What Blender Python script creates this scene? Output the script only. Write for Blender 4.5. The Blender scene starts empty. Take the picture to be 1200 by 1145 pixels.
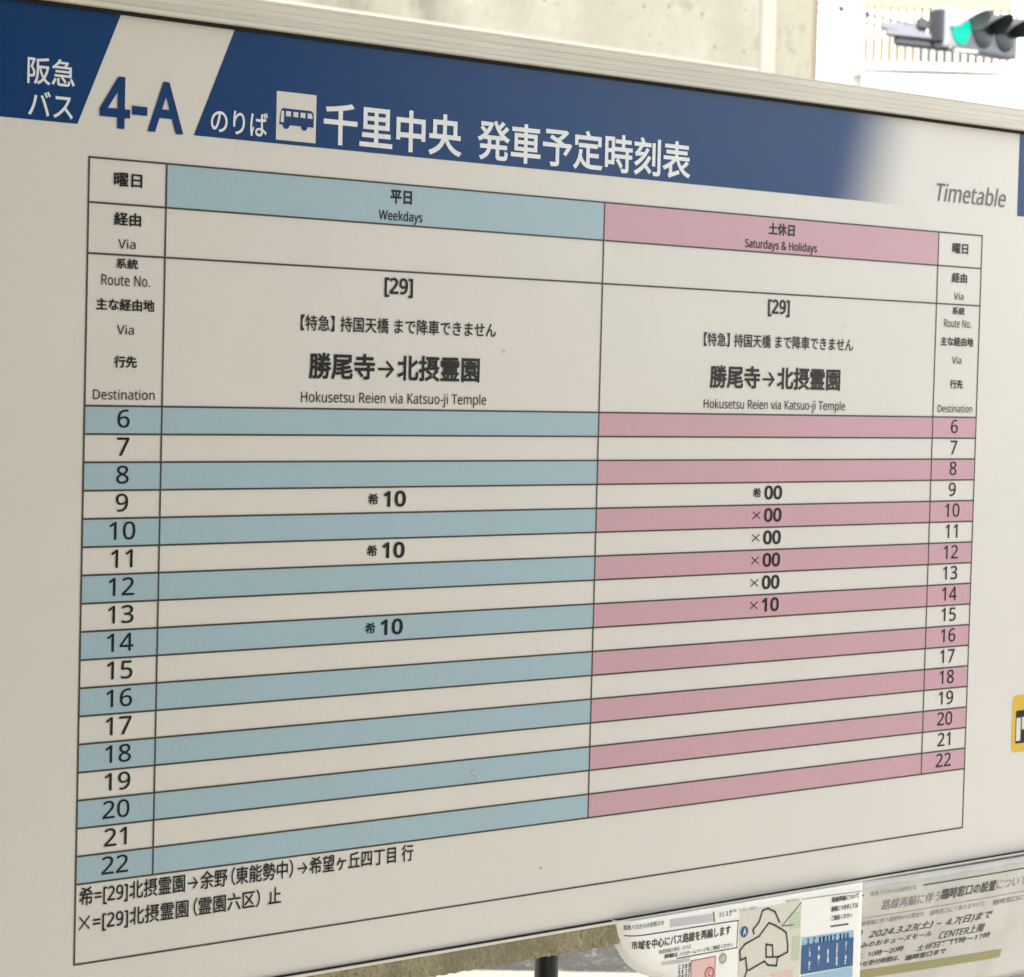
import bpy, bmesh, math, random
from mathutils import Vector, Matrix
from mathutils.geometry import delaunay_2d_cdt
random.seed(7)
S = bpy.context.scene
C = S.collection
RAD = math.radians

# ------------------------------------------------------------------ camera, world, sun, exposure
cd = bpy.data.cameras.new('camera')
cam = bpy.data.objects.new('camera', cd); C.objects.link(cam)
cam.matrix_world = Matrix(((0.74223, 0.00996, -0.67007, -1.00118),
                           (-0.66964, 0.04971, -0.74102, -1.55485),
                           (0.02593, 0.99871, 0.04357, 1.55629),
                           (0, 0, 0, 1)))
cd.sensor_fit = 'HORIZONTAL'; cd.sensor_width = 36.0; cd.lens = 91.77
cd.clip_start = 0.05; cd.clip_end = 1000
cd.dof.use_dof = True; cd.dof.focus_distance = 1.98; cd.dof.aperture_fstop = 31
S.camera = cam

SUN_DIR = Vector((-0.46, -0.56, 0.69)).normalized()       # towards the sun
elev = math.asin(SUN_DIR.z); azim = math.atan2(SUN_DIR.x, SUN_DIR.y)
W = bpy.data.worlds.new('World'); S.world = W; W.use_nodes = True
wn = W.node_tree.nodes; wl = W.node_tree.links
sky = wn.new('ShaderNodeTexSky'); sky.sky_type = 'NISHITA'; sky.sun_disc = False
sky.sun_elevation = elev; sky.sun_rotation = azim
sky.air_density = 1.0; sky.dust_density = 1.2; sky.ozone_density = 1.0
hs = wn.new('ShaderNodeHueSaturation'); hs.inputs['Saturation'].default_value = 0.35
wl.new(sky.outputs[0], hs.inputs['Color']); wl.new(hs.outputs[0], wn['Background'].inputs[0])
wn['Background'].inputs[1].default_value = 0.15
sd = bpy.data.lights.new('sun', 'SUN'); sd.energy = 3.0; sd.angle = RAD(0.5); sd.color = (1.0, 0.95, 0.86)
sun = bpy.data.objects.new('sun', sd); C.objects.link(sun)
sun.rotation_euler = SUN_DIR.to_track_quat('Z', 'Y').to_euler(); sun.location = (0, 0, 20)
vs = S.view_settings
vs.view_transform = 'Standard'; vs.look = 'None'; vs.gamma = 1; vs.use_curve_mapping = False
vs.exposure = 2.08

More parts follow.
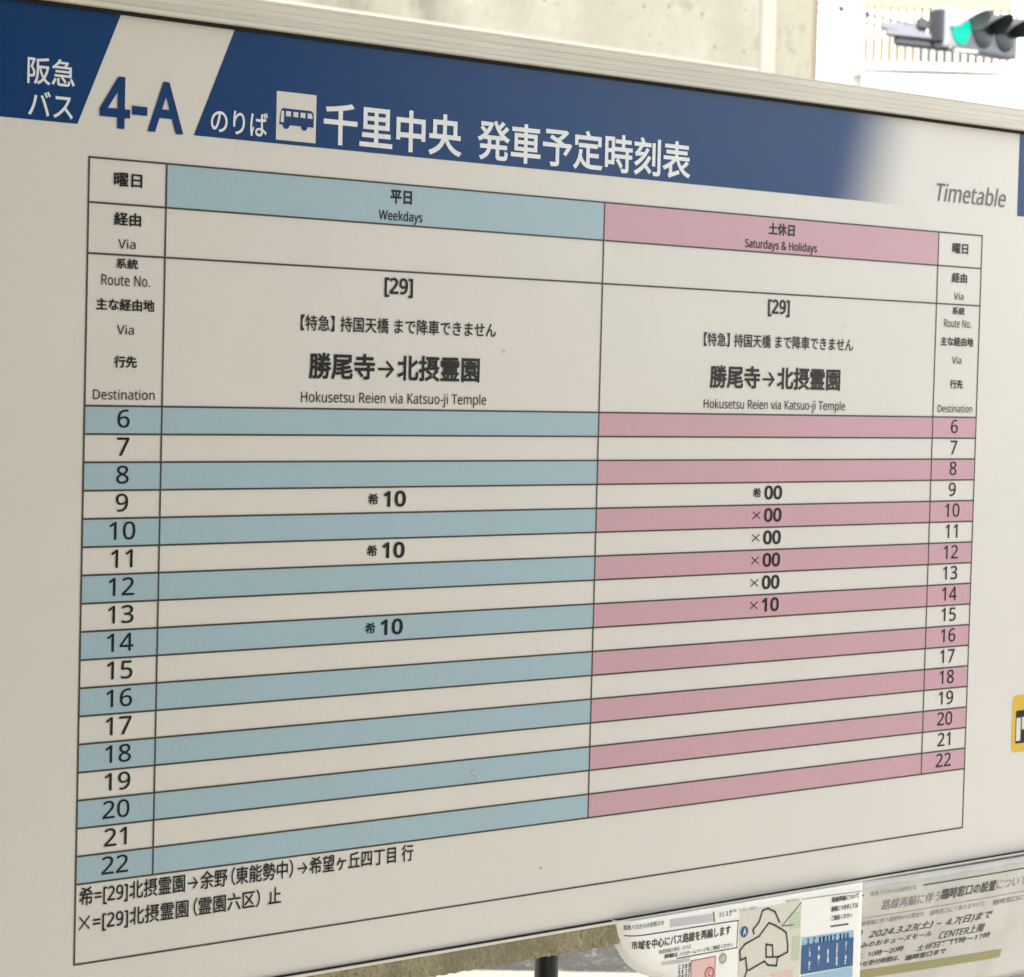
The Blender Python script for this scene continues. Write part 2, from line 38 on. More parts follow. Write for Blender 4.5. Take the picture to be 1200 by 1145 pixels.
GLYPHS = '&587/213 581,244 581,273 581,297 576,318 567,339 557,354 543,366 524,377 506,383 484,383 458,383 424,372 396,350 372,328 349,301 327,268 308,319 258,371 209,423 159,437 175,448 194,457 216,466 238,473 261,479 286,503 286,526 286,550 286,542 252,531 220,518 191,505 161,489 136,468 114,507 76,546 38,585 0,554 0,522 0,490 0,467 22,443 45,420 67,404 52,386 39,366 28,347 17,326 8,303 2,279 -5,253 -8,223 -8,186 -8,154 -2,127 10,100 22,79 40,65 63,50 87,43 115,43 149,43 176,47 200,57 220,67 240,82 257,100 273,119 288,141 303,166 318,155 330,144 344,133 358,122 372,114 387,107 403,100 419,96 437,96 456,96 482,102 505,114 524,126 542,143 557,165 567,187 576/264 219,209 273,189 262,173 251,159 239,146 228,135 215,128 201,120 187,116 171,116 152,116 122,126 99,146 81,166 63,192 55,225 55,260 55,289 60,314 71,338 83,359 96,375 111,320 165/263 524,241 524,219 524,201 518,186 506,172 494,165 478,165 457,165 438,170 420,180 404,191 387,205 369,225 350,256 368,279 385,292 401,306 418,313 437,313 458,313 477,306 493,294 505,281 518|(240/32 177,32 220,32 264,36 306,45 348,53 390,66 430,83 468,101 505,123 540,150 573,172 573,194 573,217 573,179 522,151 467,132 407,113 346,103 284,103 221,103 179,108 138,116 98,125 57,137 18,154 -20,171 -57,191 -93,216 -127,194 -127,172 -127,150 -127,123 -95,101 -61,83 -24,66 13,53 53,45 94,36 135|)240/209 264,209 220,209 177,204 135,196 94,188 53,175 13,158 -24,140 -61,118 -95,91 -127,69 -127,47 -127,25 -127,49 -93,70 -57,87 -20,103 18,116 57,124 98,133 138,137 179,137 221,137 263,133 304,124 346,116 387,103 427,87 465,70 504,49 539,24 573,46 573,68 573,91 573,118 540,140 505,158 468,175 430,188 390,196 348,204 306|,215/152 87,154 84,149 65,143 45,136 23,128 1,120 -20,111 -42,102 -64,94 -84,85 -103,68 -103,50 -103,33 -103,38 -83,43 -61,49 -38,54 -15,58 8,63 31,67 54,70 74,73 93,98 93,123 93,148 93,150 90|-258/97 184,32 184,32 204,32 225,32 246,97 246,161 246,226 246,226 225,226 204,226 184,161 184|.215/58 24,58 43,58 63,63 77,72 85,82 93,93 97,107 97,121 97,132 93,142 85,152 77,157 63,157 43,157 24,152 10,142 2,132 -7,121 -11,107 -11,93 -11,82 -7,72 2,63 10|0458/419 349,419 287,419 241,416 199,409 163,402 126,391 96,376 70,360 45,341 25,316 12,292 -1,263 -8,229 -8,186 -8,150 4,122 27,94 51,73 85,60 129,46 173,39 226,39 287,39 349,46 402,58 446,71 490,91 523,119 547,146 570,183 581,229 581,271 581,307 570,335 547,364 523,385 490,399 446,412 402/110 339,110 287,110 235,114 191,121 156,129 122,142 96,159 78,177 61,200 52,229 52,257 52,281 61,298 78,315 95,328 121,336 156,344 191,348 235,348 287,348 339,344 383,336 417,328 452,315 478,298 495,281 513,257 521,229 521,200 521,177 513,159 495,142 478,129 452,121 417,114 383|1458/285 191,285 0,262 0,239 0,216 0,216 133,216 267,216 400,216 416,216 429,216 439,216 450,217 460,217 470,218 479,218 489,219 499,210 490,203 483,196 477,189 471,180 464,169 455,149 438,129 422,108 405,96 421,84 437,71 452,123 492,175 532,226 573,246 573,265 573,285 573,285 382|2458/417 21,417 0,291 0,165 0,38 0,38 20,38 39,38 59,88 109,138 160,188 210,217 239,242 265,261 287,281 310,296 332,306 353,316 375,322 399,322 424,322 456,312 480,294 496,275 512,250 520,221 520,193 520,168 516,147 506,126 496,105 483,83 466,70 482,57 497,45 513,60 526,76 538,94 548,112 558,132 566,153 572,174 578,196 581,221 581,256 581,287 574,313 562,338 550,358 532,372 510,387 487,394 460,394 428,394 398,388 370,375 344,363 318,346 292,324 267,302 241,276 214,247 185,207 146,167 107,128 67,128 66,128 65,128 64,224 64,321 64,417 64,417 43|3458/395 480,395 439,395 413,391 391,381 372,371 353,358 338,340 326,322 315,301 306,277 302,277 300,277 299,277 298,323 293,357 279,379 255,402 231,413 201,413 163,413 130,405 100,390 74,374 48,350 28,318 14,286 -1,244 -8,193 -8,163 -8,136 -6,110 -1,84 3,60 11,36 23,36 45,36 67,36 89,60 77,86 68,114 61,142 55,168 51,194 51,245 51,282 61,305 81,328 101,339 129,339 164,339 188,333 208,320 223,308 237,289 248,265 255,241 262,213 265,179 265,160 265,142 265,123 265,123 285,123 306,123 326,142 326,161 326,180 326,211 326,238 330,259 339,280 348,296 361,307 377,318 394,323 412,323 434,323 462,314 483,295 498,276 514,251 521,219 521,199 521,180 519,164 515,147 511,132 506,117 498,103 491,89 483,75 473,63 489,51 505,39 521,60 537,85 551,115 563,145 575,180 581,218 581,278 581,323 567,352 540,381 514|4458/443 151,443 130,415 130,387 130,359 130,359 87,359 43,359 0,337 0,314 0,291 0,291 43,291 87,291 130,200 130,108 130,17 130,17 150,17 170,17 190,107 319,196 447,286 576,311 576,335 576,359 576,359 448,359 321,359 193,387 193,415 193,443 193,443 172/291 314,291 374,291 388,291 400,291 412,292 423,292 434,293 444,293 454,294 464,294 474,294 483,295 492,295 500,294 500,293 500,292 500,288 490,282 479,276 468,269 456,263 446,257 438,200 356,143 275,86 193,154 193,223 193,291 193,291 253|5458/202 351,221 351,260 351,294 345,322 331,351 318,374 299,389 274,405 249,413 219,413 183,413 143,404 109,387 81,370 52,346 30,314 15,282 0,244 -8,199 -8,169 -8,142 -5,116 0,90 5,68 13,51 23,51 45,51 68,51 90,70 78,93 69,121 62,148 55,175 52,200 52,228 52,253 57,274 65,295 74,311 88,323 106,335 125,341 148,341 176,341 213,329 242,306 262,283 282,247 292,197 292,182 292,165 291,146 288,127 285,111 283,99 280,88 287,76 295,64 302,71 392,79 482,86 573,182 573,277 573,373 573,373 551,373 530,373 508,297 508,222 508,146 508,141 453,137 398,132 342,141 344,154 346,169 348,185 350|6458/44 202,44 245,44 278,46 310,51 342,55 374,63 405,75 433,86 462,101 487,121 510,141 532,166 549,196 562,226 574,263 581,306 581,318 581,330 580,344 579,357 578,368 576,377 573,377 553,377 533,377 513,367 516,356 519,344 520,332 522,320 523,308 523,271 523,240 517,216 504,191 492,172 475,158 454,143 433,133 408,127 380,120 352,116 323,115 291,116 291,118 291,119 291,128 304,138 315,150 326,162 336,177 344,194 350,212 356,232 358,255 358,288 358,317 352,342 338,367 324,386 305,400 279,414 253,421 221,421 184,421 145,414 111,399 82,384 53,363 31,336 15,309 0,276 -8,239 -8,212 -8,186 -3,163 7,139 17,119 33,101 54,83 75,69 101,59 133,49 165/218 51,238 51,272 51,299 62,320 84,341 105,351 139,351 184,351 221,342 250,324 271,305 292,277 303,241 303,215 303,194 298,175 287,156 277,142 264,131 248,121 232,115 215,115 198,115 180,118 163,123 146,128 129,136 113,146 99,157 84,170 73,185 64,200 56|7458/135 0,109 0,187 169,266 339,344 508,241 508,138 508,35 508,35 530,35 551,35 573,163 573,291 573,419 573,419 554,419 536,419 518,342 345,264 173,187 0,161 0|8458/196 581,229 581,262 581,292 575,318 565,343 555,363 539,378 519,393 499,400 473,400 443,400 420,395 400,385 383,375 366,362 351,346 338,329 325,311 313,291 303,315 292,336 279,355 265,374 251,390 234,401 216,413 197,419 175,419 148,419 116,411 89,395 65,380 42,358 24,330 11,302 -2,269 -8,231 -8,190 -8,155 -2,126 10,98 23,76 40,61 63,47 86,39 113,39 146,39 172,45 195,56 214,67 233,81 250,99 264,118 278,137 289,158 299,139 310,122 322,107 336,92 349,80 365,71 383,62 400,58 421,58 444,58 474,65 498,80 518,95 538,115 554,141 565,167 575/108 165,108 145,108 117,118 94,138 76,158 57,188 48,229 48,268 48,298 57,319 76,339 94,350 118,350 148,350 166,345 183,335 197,325 211,311 224,293 235,275 246,254 256,229 265,225 267,221 269,217 270,193 260,173 249,157 237,141 226,129 212,121 197,112 182/259 524,228 524,198 524,174 517,155 502,136 488,127 468,127 441,127 421,131 405,141 391,150 378,163 367,179 357,195 348,213 339,232 330,250 338,267 347,282 357,297 366,308 378,317 392,326 405,330 422,330 441,330 468,321 488,302 502,284 517|9458/417 371,417 328,417 295,415 263,410 231,406 198,398 168,387 139,375 111,360 85,340 63,320 41,295 23,265 11,234 -2,197 -8,154 -8,143 -8,131 -7,117 -6,103 -5,91 -3,82 0,82 20,82 40,82 60,91 57,103 54,115 53,128 51,141 50,152 50,190 50,221 56,245 68,269 80,289 97,303 118,318 139,328 164,334 192,341 220,345 250,346 281,344 281,342 281,341 281,333 268,323 257,310 247,298 237,283 229,266 223,248 217,228 214,204 214,172 214,143 221,118 235,93 248,74 268,61 294,47 319,40 350,40 387,40 427,48 462,63 491,78 520,99 542,127 557,154 573,186 581,223 581,250 581,276 575,299 565,323 555,343 539,361 518,379 497,392 471,402 439,412 408/243 521,223 521,190 521,163 510,142 488,120 466,110 433,110 388,110 351,119 322,137 301,155 280,182 269,220 269,245 269,268 275,286 285,305 296,320 309,330 325,340 341,346 357,346 374,346 392,343 409,338 426,333 444,325 460,315 474,305 488,292 500,277 508,261 517|=458/167 334,45 334,45 353,45 372,45 391,167 391,290 391,412 391,412 372,412 353,412 334,290 334/167 174,45 174,45 193,45 212,45 231,167 231,290 231,412 231,412 212,412 193,412 174,290 174|A512/462 0,437 0,414 59,391 118,368 177,292 177,217 177,141 177,118 118,96 59,73 0,49 0,24 0,0 0,75 192,149 383,224 575,245 575,267 575,289 575,363 383,437 192,512 0,487 0/304 357,282 415,281 419,278 427,274 438,271 449,267 461,263 473,260 485,257 494,255 500,252 490,250 479,247 468,244 457,241 447,238 438,235 429,232 421,230 415,209 357,187 299,165 241,226 241,286 241,346 241,325 299|B521/187 573,241 573,313 573,367 562,404 541,440 520,459 483,459 431,459 408,455 388,446 371,438 354,426 339,409 328,393 316,373 308,350 304,350 303,350 301,350 300,374 296,395 289,415 279,435 269,450 254,461 236,472 217,478 193,478 163,478 128,470 99,454 74,438 50,415 31,385 19,356 6,320 0,279 0,212 0,145 0,78 0,78 191,78 382,78 573,132 573/221 329,256 329,305 329,339 337,357 352,375 368,384 392,384 423,384 454,373 477,351 490,329 504,293 511,245 511,213 511,182 511,150 511,150 450,150 389,150 329,185 329/187 269,150 269,150 199,150 130,150 61,188 61,227 61,265 61,316 61,352 71,371 91,391 110,401 136,401 168,401 189,397 206,388 221,379 236,364 248,344 256,323 265,295 269,260 269,223 269|C506/349 517,323 517,293 517,265 512,241 502,216 491,195 476,178 456,161 436,148 412,139 383,130 354,125 322,125 286,125 239,132 198,147 164,162 129,184 102,213 83,242 65,279 55,322 55,348 55,371 57,394 62,416 66,438 71,460 78,460 57,460 36,460 15,438 7,416 1,393 -2,371 -6,343 -8,312 -8,254 -8,205 4,166 28,127 52,98 86,78 131,59 175,49 227,49 287,49 330,55 370,67 406,79 442,97 473,120 499,143 525,172 545,206 559,240 574,280 581,324 581,353 581,382 578,409 572,436 566,461 558,482 547,472 527,463 506,453 486,435 494,416 501,394 508,372 514|D585/536 353,536 292,536 228,525 174,501 131,477 87,443 55,399 33,354 11,300 0,237 0,184 0,131 0,78 0,78 191,78 382,78 573,137 573,195 573,254 573,312 573,362 562,404 540,446 519,479 488,502 446,525 405/460 214,460 289,460 340,452 382,435 415,418 447,394 471,361 487,329 503,290 511,244 511,213 511,181 511,150 511,150 361,150 211,150 62,176 62,202 62,228 62,305 62,363 81,402 119,441 157|E446/398 21,398 0,291 0,184 0,78 0,78 191,78 382,78 573,184 573,291 573,398 573,398 551,398 530,398 509,315 509,233 509,150 509,150 450,150 390,150 330,228 330,306 330,383 330,383 310,383 289,383 268,306 268,228 268,150 268,150 200,150 132,150 63,233 63,315 63,398 63,398 42|H594/516 191,516 0,492 0,468 0,443 0,443 89,443 178,443 267,346 267,248 267,150 267,150 178,150 89,150 0,126 0,102 0,78 0,78 191,78 382,78 573,102 573,126 573,150 573,150 492,150 411,150 330,248 330,346 330,443 330,443 411,443 492,443 573,468 573,492 573,516 573,516 382|K496/418 108,496 0,468 0,440 0,411 0,344 91,276 182,209 273,189 256,169 239,150 222,150 148,150 74,150 0,126 0,102 0,78 0,78 191,78 382,78 573,102 573,126 573,150 573,150 478,150 384,150 290,166 308,182 327,199 345,215 363,232 381,249 399,300 457,352 515,403 573,431 573,460 573,488 573,412 489,336 406,261 323,339 215|N609/532 191,532 0,504 0,476 0,447 0,345 159,243 317,141 476,140 476,139 476,138 476,139 463,140 449,141 432,142 415,142 397,143 378,144 359,144 340,144 320,144 213,144 107,144 0,122 0,100 0,78 0,78 191,78 382,78 573,106 573,133 573,161 573,263 415,365 257,467 99,468 99,469 99,470 99,469 107,469 120,468 137,467 154,466 173,466 193,465 214,464 232,464 249,464 357,464 465,464 573,487 573,509 573,532 573,532 382|R498/183 573,236 573,283 573,323 567,353 555,384 543,407 524,422 500,437 476,444 446,444 410,444 379,439 354,427 334,416 313,402 297,385 285,367 273,349 264,330 257,382 171,434 86,487 0,459 0,431 0,403 0,356 79,310 158,264 237,226 237,188 237,150 237,150 158,150 79,150 0,126 0,102 0,78 0,78 191,78 382,78 573,130 573/263 510,232 510,204 510,177 510,150 510,150 439,150 368,150 298,179 298,207 298,236 298,282 298,316 307,338 325,359 344,370 371,370 407,370 432,365 452,355 467,345 482,330 493,310 500,289 507|S440/403 183,403 153,403 119,394 90,378 66,361 42,337 24,307 11,276 -2,240 -8,198 -8,177 -8,156 -7,137 -5,117 -3,99 0,83 4,67 8,53 13,41 19,41 42,41 65,41 88,60 80,84 72,113 65,141 58,171 55,201 55,230 55,253 58,273 66,292 73,306 84,316 98,326 112,330 128,330 147,330 165,326 181,318 194,310 207,297 219,277 230,258 241,230 252,196 265,171 274,150 283,131 294,113 304,97 316,85 330,73 343,63 358,57 375,51 392,48 412,48 435,48 465,56 491,71 513,87 534,108 551,136 563,163 575,195 581,231 581,262 581,291 578,318 572,344 566,368 558,389 549,381 528,374 507,366 487,347 495,325 503,302 508,279 514,254 517,229 517,205 517,185 514,169 507,153 500,141 490,133 478,125 465,121 450,121 434,121 415,125 399,133 386,141 373,154 361,172 351,191 341,215 330,246 318,280 306,308 293,332 279,355 265,372 248,385 228,397 208|T446/259 170,259 0,235 0,211 0,187 0,187 170,187 339,187 509,127 509,68 509,8 509,8 530,8 551,8 573,151 573,294 573,437 573,437 551,437 530,437 509,378 509,318 509,259 509,259 339|V481/456 573,481 573,413 382,345 191,277 0,253 0,229 0,204 0,136 191,68 382,0 573,25 573,50 573,75 573,118 450,161 328,204 205,210 190,215 175,220 160,224 146,228 132,231 119,235 106,238 93,241 80,243 93,246 106,250 119,253 133,257 147,262 161,266 176,271 191,277 207,319 329,362 451,405 573,430 573|W745/710 573,735 573,685 382,634 191,583 0,559 0,534 0,510 0,473 125,436 250,399 375,395 387,392 398,389 410,386 422,383 433,380 443,377 454,375 463,373 471,371 479,370 485,370 488,369 485,368 479,367 471,366 463,364 454,361 443,358 433,355 421,352 409,350 397,346 385,342 373,306 249,270 124,234 0,210 0,186 0,161 0,111 191,60 382,10 573,35 573,60 573,85 573,115 456,144 339,174 223,177 211,180 198,183 186,186 174,188 163,190 151,193 140,195 129,196 118,198 107,200 97,201 87,203 97,205 108,206 119,208 131,211 142,213 154,216 166,219 179,222 191,225 203,229 215,232 227,265 342,299 457,333 573,358 573,383 573,407 573,442 457,477 341,512 225,516 212,520 200,523 187,526 175,529 163,532 151,534 139,537 128,538 117,540 106,542 96,544 87,545 100,547 114,550 129,553 143,556 159,560 175,563 191,567 207,572 224,601 340,631 456,660 573,685 573|[263/244 -107,244 -127,184 -127,124 -127,64 -127,64 106,64 339,64 573,124 573,184 573,244 573,244 553,244 534,244 515,207 515,170 515,133 515,133 320,133 126,133 -69,170 -69,207 -69,244 -69,244 -88|]263/20 -88,20 -69,57 -69,94 -69,131 -69,131 126,131 320,131 515,94 515,57 515,20 515,20 534,20 553,20 573,80 573,140 573,200 573,200 339,200 106,200 -127,140 -127,80 -127,20 -127,20 -107|a450/203 437,231 437,283 437,322 426,347 403,372 380,385 343,385 293,385 195,385 98,385 0,368 0,351 0,334 0,329 20,325 41,320 61,319 61,318 61,317 61,304 45,292 32,279 22,266 12,251 4,234 -1,217 -6,196 -8,172 -8,147 -8,124 -3,103 6,82 15,66 29,55 48,43 67,37 91,37 119,37 162,54 195,87 219,121 242,173 254,243 257,267 257,292 258,316 259,316 268,316 276,316 285,316 321,308 345,293 359,277 373,255 380,227 380,204 380,183 377,163 370,142 363,123 356,106 347,99 365,91 383,84 400,103 410,125 419,151 426,176 433/273 209,252 208,198 206,161 197,141 182,120 167,110 146,110 119,110 95,117 77,132 66,147 55,165 49,188 49,225 49,255 59,279 79,303 99,315 130,315 172,315 184,315 197,315 210,294 209|b493/139 511,139 461,139 443,138 426,138 410,137 394,136 382,135 373,136 373,137 373,139 373,151 391,168 406,189 419,211 431,238 437,272 437,325 437,368 418,401 381,433 344,449 289,449 215,449 166,442 125,427 91,412 58,392 33,365 17,338 0,307 -8,272 -8,238 -8,211 -2,189 10,168 23,151 37,139 55,137 55,135 55,133 55,128 36,123 18,119 0,102 0,85 0,68 0,68 203,68 406,68 609,92 609,115 609,139 609,139 560/299 379,260 379,229 379,205 373,188 361,170 350,157 332,150 308,142 285,139 254,139 217,139 216,139 215,139 214,139 161,147 121,165 93,182 65,214 51,261 51,300 51,329 65,348 93,367 121,376 162,376 216,376 270,367 310,348 338,329 365|d493/243 -8,221 -8,167 -8,124 11,92 48,60 85,44 140,44 214,44 288,60 344,93 381,125 419,168 438,221 438,244 438,263 435,280 429,296 424,311 416,323 407,335 397,346 386,354 374,356 374,358 374,359 374,359 381,358 392,356 405,355 419,354 430,354 438,354 495,354 552,354 609,378 609,401 609,425 609,425 406,425 203,425 0,406 0,387 0,368 0,365 19,361 38,358 58,357 58,356 58,354 58,346 45,335 34,323 24,311 15,296 7,279 1,263 -5/193 51,232 51,277 51,309 63,328 88,346 113,355 150,355 200,355 205,355 209,355 213,355 267,346 308,329 336,311 365,279 379,231 379,193 379,165 364,146 334,127 304,117 263,117 213,117 161,127 121,146 93,165 65|e452/196 438,234 438,271 438,303 430,329 414,356 398,376 375,390 346,404 317,411 283,411 244,411 230,411 215,411 201,313 201,215 201,117 201,118 153,131 116,154 90,178 65,211 52,254 52,281 52,306 55,327 60,348 65,370 72,392 82,392 61,392 41,392 20,370 10,349 3,327 -1,306 -6,280 -8,251 -8,210 -8,174 0,143 17,112 33,88 58,70 91,53 124,44 164,44 212,44 259,52 299,68 333,84 366,106 392,134 411,163 429/257 380,233 380,200 380,173 369,154 348,134 326,122 296,119 257,192 257,265 257,338 257,338 282,334 303,326 322,319 340,308 354,292 364,277 375|i207/115 430,139 430,139 287,139 143,139 0,115 0,92 0,68 0,68 143,68 287,68 430,92 430/92 591,104 591,115 591,124 587,133 580,141 573,145 562,145 546,145 531,141 520,133 512,124 505,115 501,104 501,92 501,83 505,75 512,67 520,63 531,63 546,63 562,67 573,75 580,83 587|j207/46 -192,18 -192,4 -192,-7 -192,-18 -190,-28 -188,-37 -186,-44 -183,-44 -164,-44 -145,-44 -126,-36 -128,-28 -130,-19 -132,-11 -133,-1 -134,9 -134,26 -134,40 -129,51 -120,63 -111,68 -93,68 -67,68 99,68 264,68 430,92 430,115 430,139 430,139 265,139 101,139 -64,139 -91,134 -114,126 -133,117 -152,104 -167,87 -177,69 -187/63 531,63 546,63 562,67 573,75 580,83 587,92 591,104 591,115 591,124 587,133 580,141 573,145 562,145 546,145 531,141 520,133 512,124 505,115 501,104 501,92 501,83 505,75 512,67 520|k428/138 397,138 291,138 283,138 271,137 257,136 244,135 231,135 221,136 221,137 221,138 221,141 226,146 232,152 240,159 248,165 256,172 264,179 273,184 279,189 285,235 333,281 381,326 430,354 430,381 430,409 430,351 369,293 307,235 246,297 164,359 82,421 0,393 0,364 0,336 0,286 67,237 134,187 200,171 186,154 172,138 158,138 105,138 53,138 0,115 0,91 0,68 0,68 203,68 406,68 609,91 609,115 609,138 609,138 503|l207/139 203,139 0,115 0,92 0,68 0,68 203,68 406,68 609,92 609,115 609,139 609,139 406|m749/512 438,540 438,588 438,625 425,649 401,673 376,685 335,685 280,685 187,685 93,685 0,662 0,638 0,615 0,615 92,615 184,615 277,615 310,608 336,594 353,580 370,558 379,528 379,486 379,456 366,438 342,420 318,411 283,411 237,411 158,411 79,411 0,388 0,365 0,342 0,342 92,342 184,342 277,342 299,338 318,332 333,326 348,316 360,303 367,290 375,274 379,253 379,225 379,202 372,185 360,169 348,157 331,150 308,142 285,139 257,139 223,139 149,139 74,139 0,115 0,92 0,68 0,68 143,68 287,68 430,87 430,106 430,125 430,129 410,132 391,136 371,137 371,138 371,140 371,149 386,160 399,173 409,186 418,200 426,217 431,233 435,249 438,266 438,299 438,327 432,349 420,371 408,388 390,398 366,399 366,400 366,402 366,416 390,436 408,461 420,486 432|n495/257 438,275 438,326 438,365 425,391 401,418 376,431 335,431 280,431 187,431 93,431 0,407 0,384 0,361 0,361 92,361 183,361 275,361 310,353 336,338 353,322 370,298 379,265 379,217 379,184 365,166 338,148 312,139 273,139 223,139 149,139 74,139 0,115 0,92 0,68 0,68 143,68 287,68 430,87 430,106 430,125 430,129 410,132 391,136 371,137 371,138 371,140 371,149 386,161 399,175 409,189 418,205 426,222 431,239 435|o485/442 263,442 216,442 180,437 148,428 121,418 93,405 70,388 51,370 31,349 17,324 7,300 -3,272 -8,241 -8,213 -8,187 -3,163 7,139 17,118 31,100 51,83 70,69 93,59 121,49 148,44 180,44 216,44 263,52 304,68 336,84 369,107 394,137 412,167 429,203 438,244 438,283 438,317 429,347 412,377 394,400 369,417 336,433 304/117 267,117 216,117 182,121 153,130 128,139 103,153 84,172 71,190 57,214 51,243 51,272 51,296 57,314 71,333 84,347 103,356 128,364 153,369 182,369 216,369 250,364 279,355 303,346 327,332 346,314 359,296 372,272 379,242 379,198 379,167 364,147 335,127 306|p493/250 438,273 438,326 438,368 419,401 383,433 346,449 290,449 216,449 167,442 126,427 93,412 59,392 34,365 17,339 0,308 -8,272 -8,250 -8,230 -5,213 1,196 7,182 14,170 24,158 33,147 43,139 55,137 55,136 55,134 55,135 45,136 34,137 20,138 6,139 -6,139 -16,139 -75,139 -134,139 -192,115 -192,92 -192,68 -192,68 15,68 222,68 430,87 430,107 430,126 430,129 410,132 391,136 371,137 371,138 371,139 371,147 384,158 395,170 405,182 415,196 423,213 429,230 435/299 379,260 379,231 379,208 373,190 362,172 351,160 335,152 313,144 291,139 263,139 229,139 225,139 220,139 216,139 180,142 150,150 126,157 101,170 83,188 70,206 57,230 51,261 51,288 51,309 58,326 72,343 87,355 106,364 131,372 156,376 184,376 217,376 266,367 305,348 334,329 364|r331/249 438,269 438,277 438,285 437,295 437,304 436,312 435,319 433,316 411,313 390,310 368,303 370,296 371,287 372,279 373,271 374,264 374,247 374,231 370,217 363,202 356,188 347,176 334,165 321,155 306,149 289,142 271,139 251,139 229,139 153,139 76,139 0,115 0,92 0,68 0,68 143,68 287,68 430,87 430,107 430,126 430,129 404,131 377,134 351,135 351,136 351,137 351,146 367,157 382,170 395,183 408,198 418,214 426,231 434|s384/348 142,348 119,348 91,341 68,327 49,313 30,294 16,268 6,242 -3,212 -8,176 -8,146 -8,121 -6,99 -1,77 4,58 11,42 19,42 41,42 62,42 83,59 75,80 67,104 60,128 53,153 49,178 49,214 49,240 55,256 66,272 78,280 93,280 112,280 123,277 133,271 141,265 150,255 158,239 167,224 175,202 185,174 196,146 206,122 217,103 228,83 238,68 251,57 266,46 281,41 300,41 324,41 360,56 388,85 408,115 428,154 438,202 438,228 438,253 435,275 430,298 425,319 418,339 409,331 390,323 372,315 353,297 360,278 367,258 372,238 377,218 380,197 380,168 380,146 375,131 366,116 357,108 344,108 328,108 316,112 306,119 298,126 290,137 282,154 274,170 266,191 256,219 246,246 236,269 226,289 215,308 204,323 191,333 176,343 161|t289/192 50,212 50,222 50,233 51,245 53,256 54,265 56,272 59,272 41,272 23,272 5,264 1,254 -2,240 -4,226 -7,213 -8,200 -8,177 -8,157 -4,138 4,119 11,103 25,91 44,80 63,74 90,74 125,74 209,74 292,74 375,53 375,33 375,13 375,13 387,13 398,13 409,33 418,54 428,75 437,84 468,93 498,103 528,117 528,130 528,144 528,144 496,144 463,144 430,186 430,227 430,269 430,269 412,269 393,269 375,227 375,186 375,144 375,144 292,144 210,144 127,144 101,151 81,163 69,176 56|u495/404 430,427 430,427 287,427 143,427 0,408 0,389 0,370 0,366 19,363 38,359 57,358 57,357 57,356 57,347 42,335 30,321 20,306 10,291 3,273 -1,256 -6,238 -8,220 -8,186 -8,157 -3,134 8,110 19,93 36,81 59,69 82,63 112,63 148,63 242,63 336,63 430,87 430,111 430,135 430,135 338,135 245,135 153,135 119,142 93,158 76,173 59,198 51,230 51,262 51,287 57,306 69,324 81,337 98,345 121,353 145,357 173,357 206,357 281,357 355,357 430,380 430|v407/190 0,163 0,109 143,54 287,0 430,25 430,50 430,75 430,106 345,136 261,167 176,171 165,176 152,180 137,185 123,190 109,193 96,197 83,200 72,201 63,202 63,203 63,204 63,207 72,210 83,214 96,218 110,222 123,227 138,232 152,237 165,241 176,271 261,302 345,332 430,357 430,382 430,407 430,353 287,298 143,244 0,217 0|y409/59 286,1 430,26 430,51 430,76 430,107 348,138 267,169 185,175 171,179 157,184 144,189 130,193 117,196 105,200 92,203 80,205 68,206 68,207 68,209 68,212 82,217 99,224 121,231 142,238 164,245 186,275 267,304 349,333 430,358 430,384 430,409 430,347 267,285 104,224 -59,214 -86,202 -109,188 -130,174 -150,158 -165,138 -176,119 -187,95 -192,67 -192,55 -192,43 -192,34 -190,24 -189,16 -188,9 -186,9 -167,9 -149,9 -130,15 -131,22 -132,30 -133,38 -134,47 -135,56 -135,73 -135,87 -132,99 -126,111 -119,121 -111,130 -99,138 -88,146 -74,152 -59,159 -40,167 -21,174 -2,116 142|~458/240 245,216 256,196 264,181 270,168 273,155 276,143 277,132 277,117 277,101 273,84 264,68 255,53 244,40 230,40 251,40 272,40 293,53 307,67 317,83 324,99 332,117 335,136 335,152 335,167 334,182 330,198 327,218 320,242 310,261 301,277 295,290 292,302 289,314 288,326 288,341 288,357 292,374 302,390 311,405 322,418 335,418 315,418 294,418 273,405 260,391 249,374 241,358 234,341 230,322 230,307 230,291 232,275 235,260 239'
MAPLINES = [[[0.6802, 0.6524], [0.6792, 0.6436], [0.6854, 0.6388], [0.7036, 0.634], [0.7159, 0.6236], [0.7242, 0.6267], [0.735, 0.6324], [0.7394, 0.6353], [0.7421, 0.6469], [0.7419, 0.653], [0.7302, 0.6558], [0.7137, 0.6539]], [[0.697, 0.6308], [0.6952, 0.6274], [0.703, 0.6213], [0.7072, 0.6115], [0.7141, 0.6104], [0.7237, 0.6145], [0.73, 0.6246]], [[0.7137, 0.6539], [0.7132, 0.6424], [0.7215, 0.6443], [0.7226, 0.654]], [[0.6802, 0.6524], [0.687, 0.6509], [0.6891, 0.6622], [0.6866, 0.6679]], [[0.691, 0.6628], [0.7116, 0.6573], [0.7164, 0.6615], [0.7277, 0.6635], [0.729, 0.6556]], [[0.7585, 0.6103], [0.7348, 0.6276]], [[0.7325, 0.6284], [0.7491, 0.6293]]]
SUN_BLOCKER_X = 0.55
TB_X = 7.0
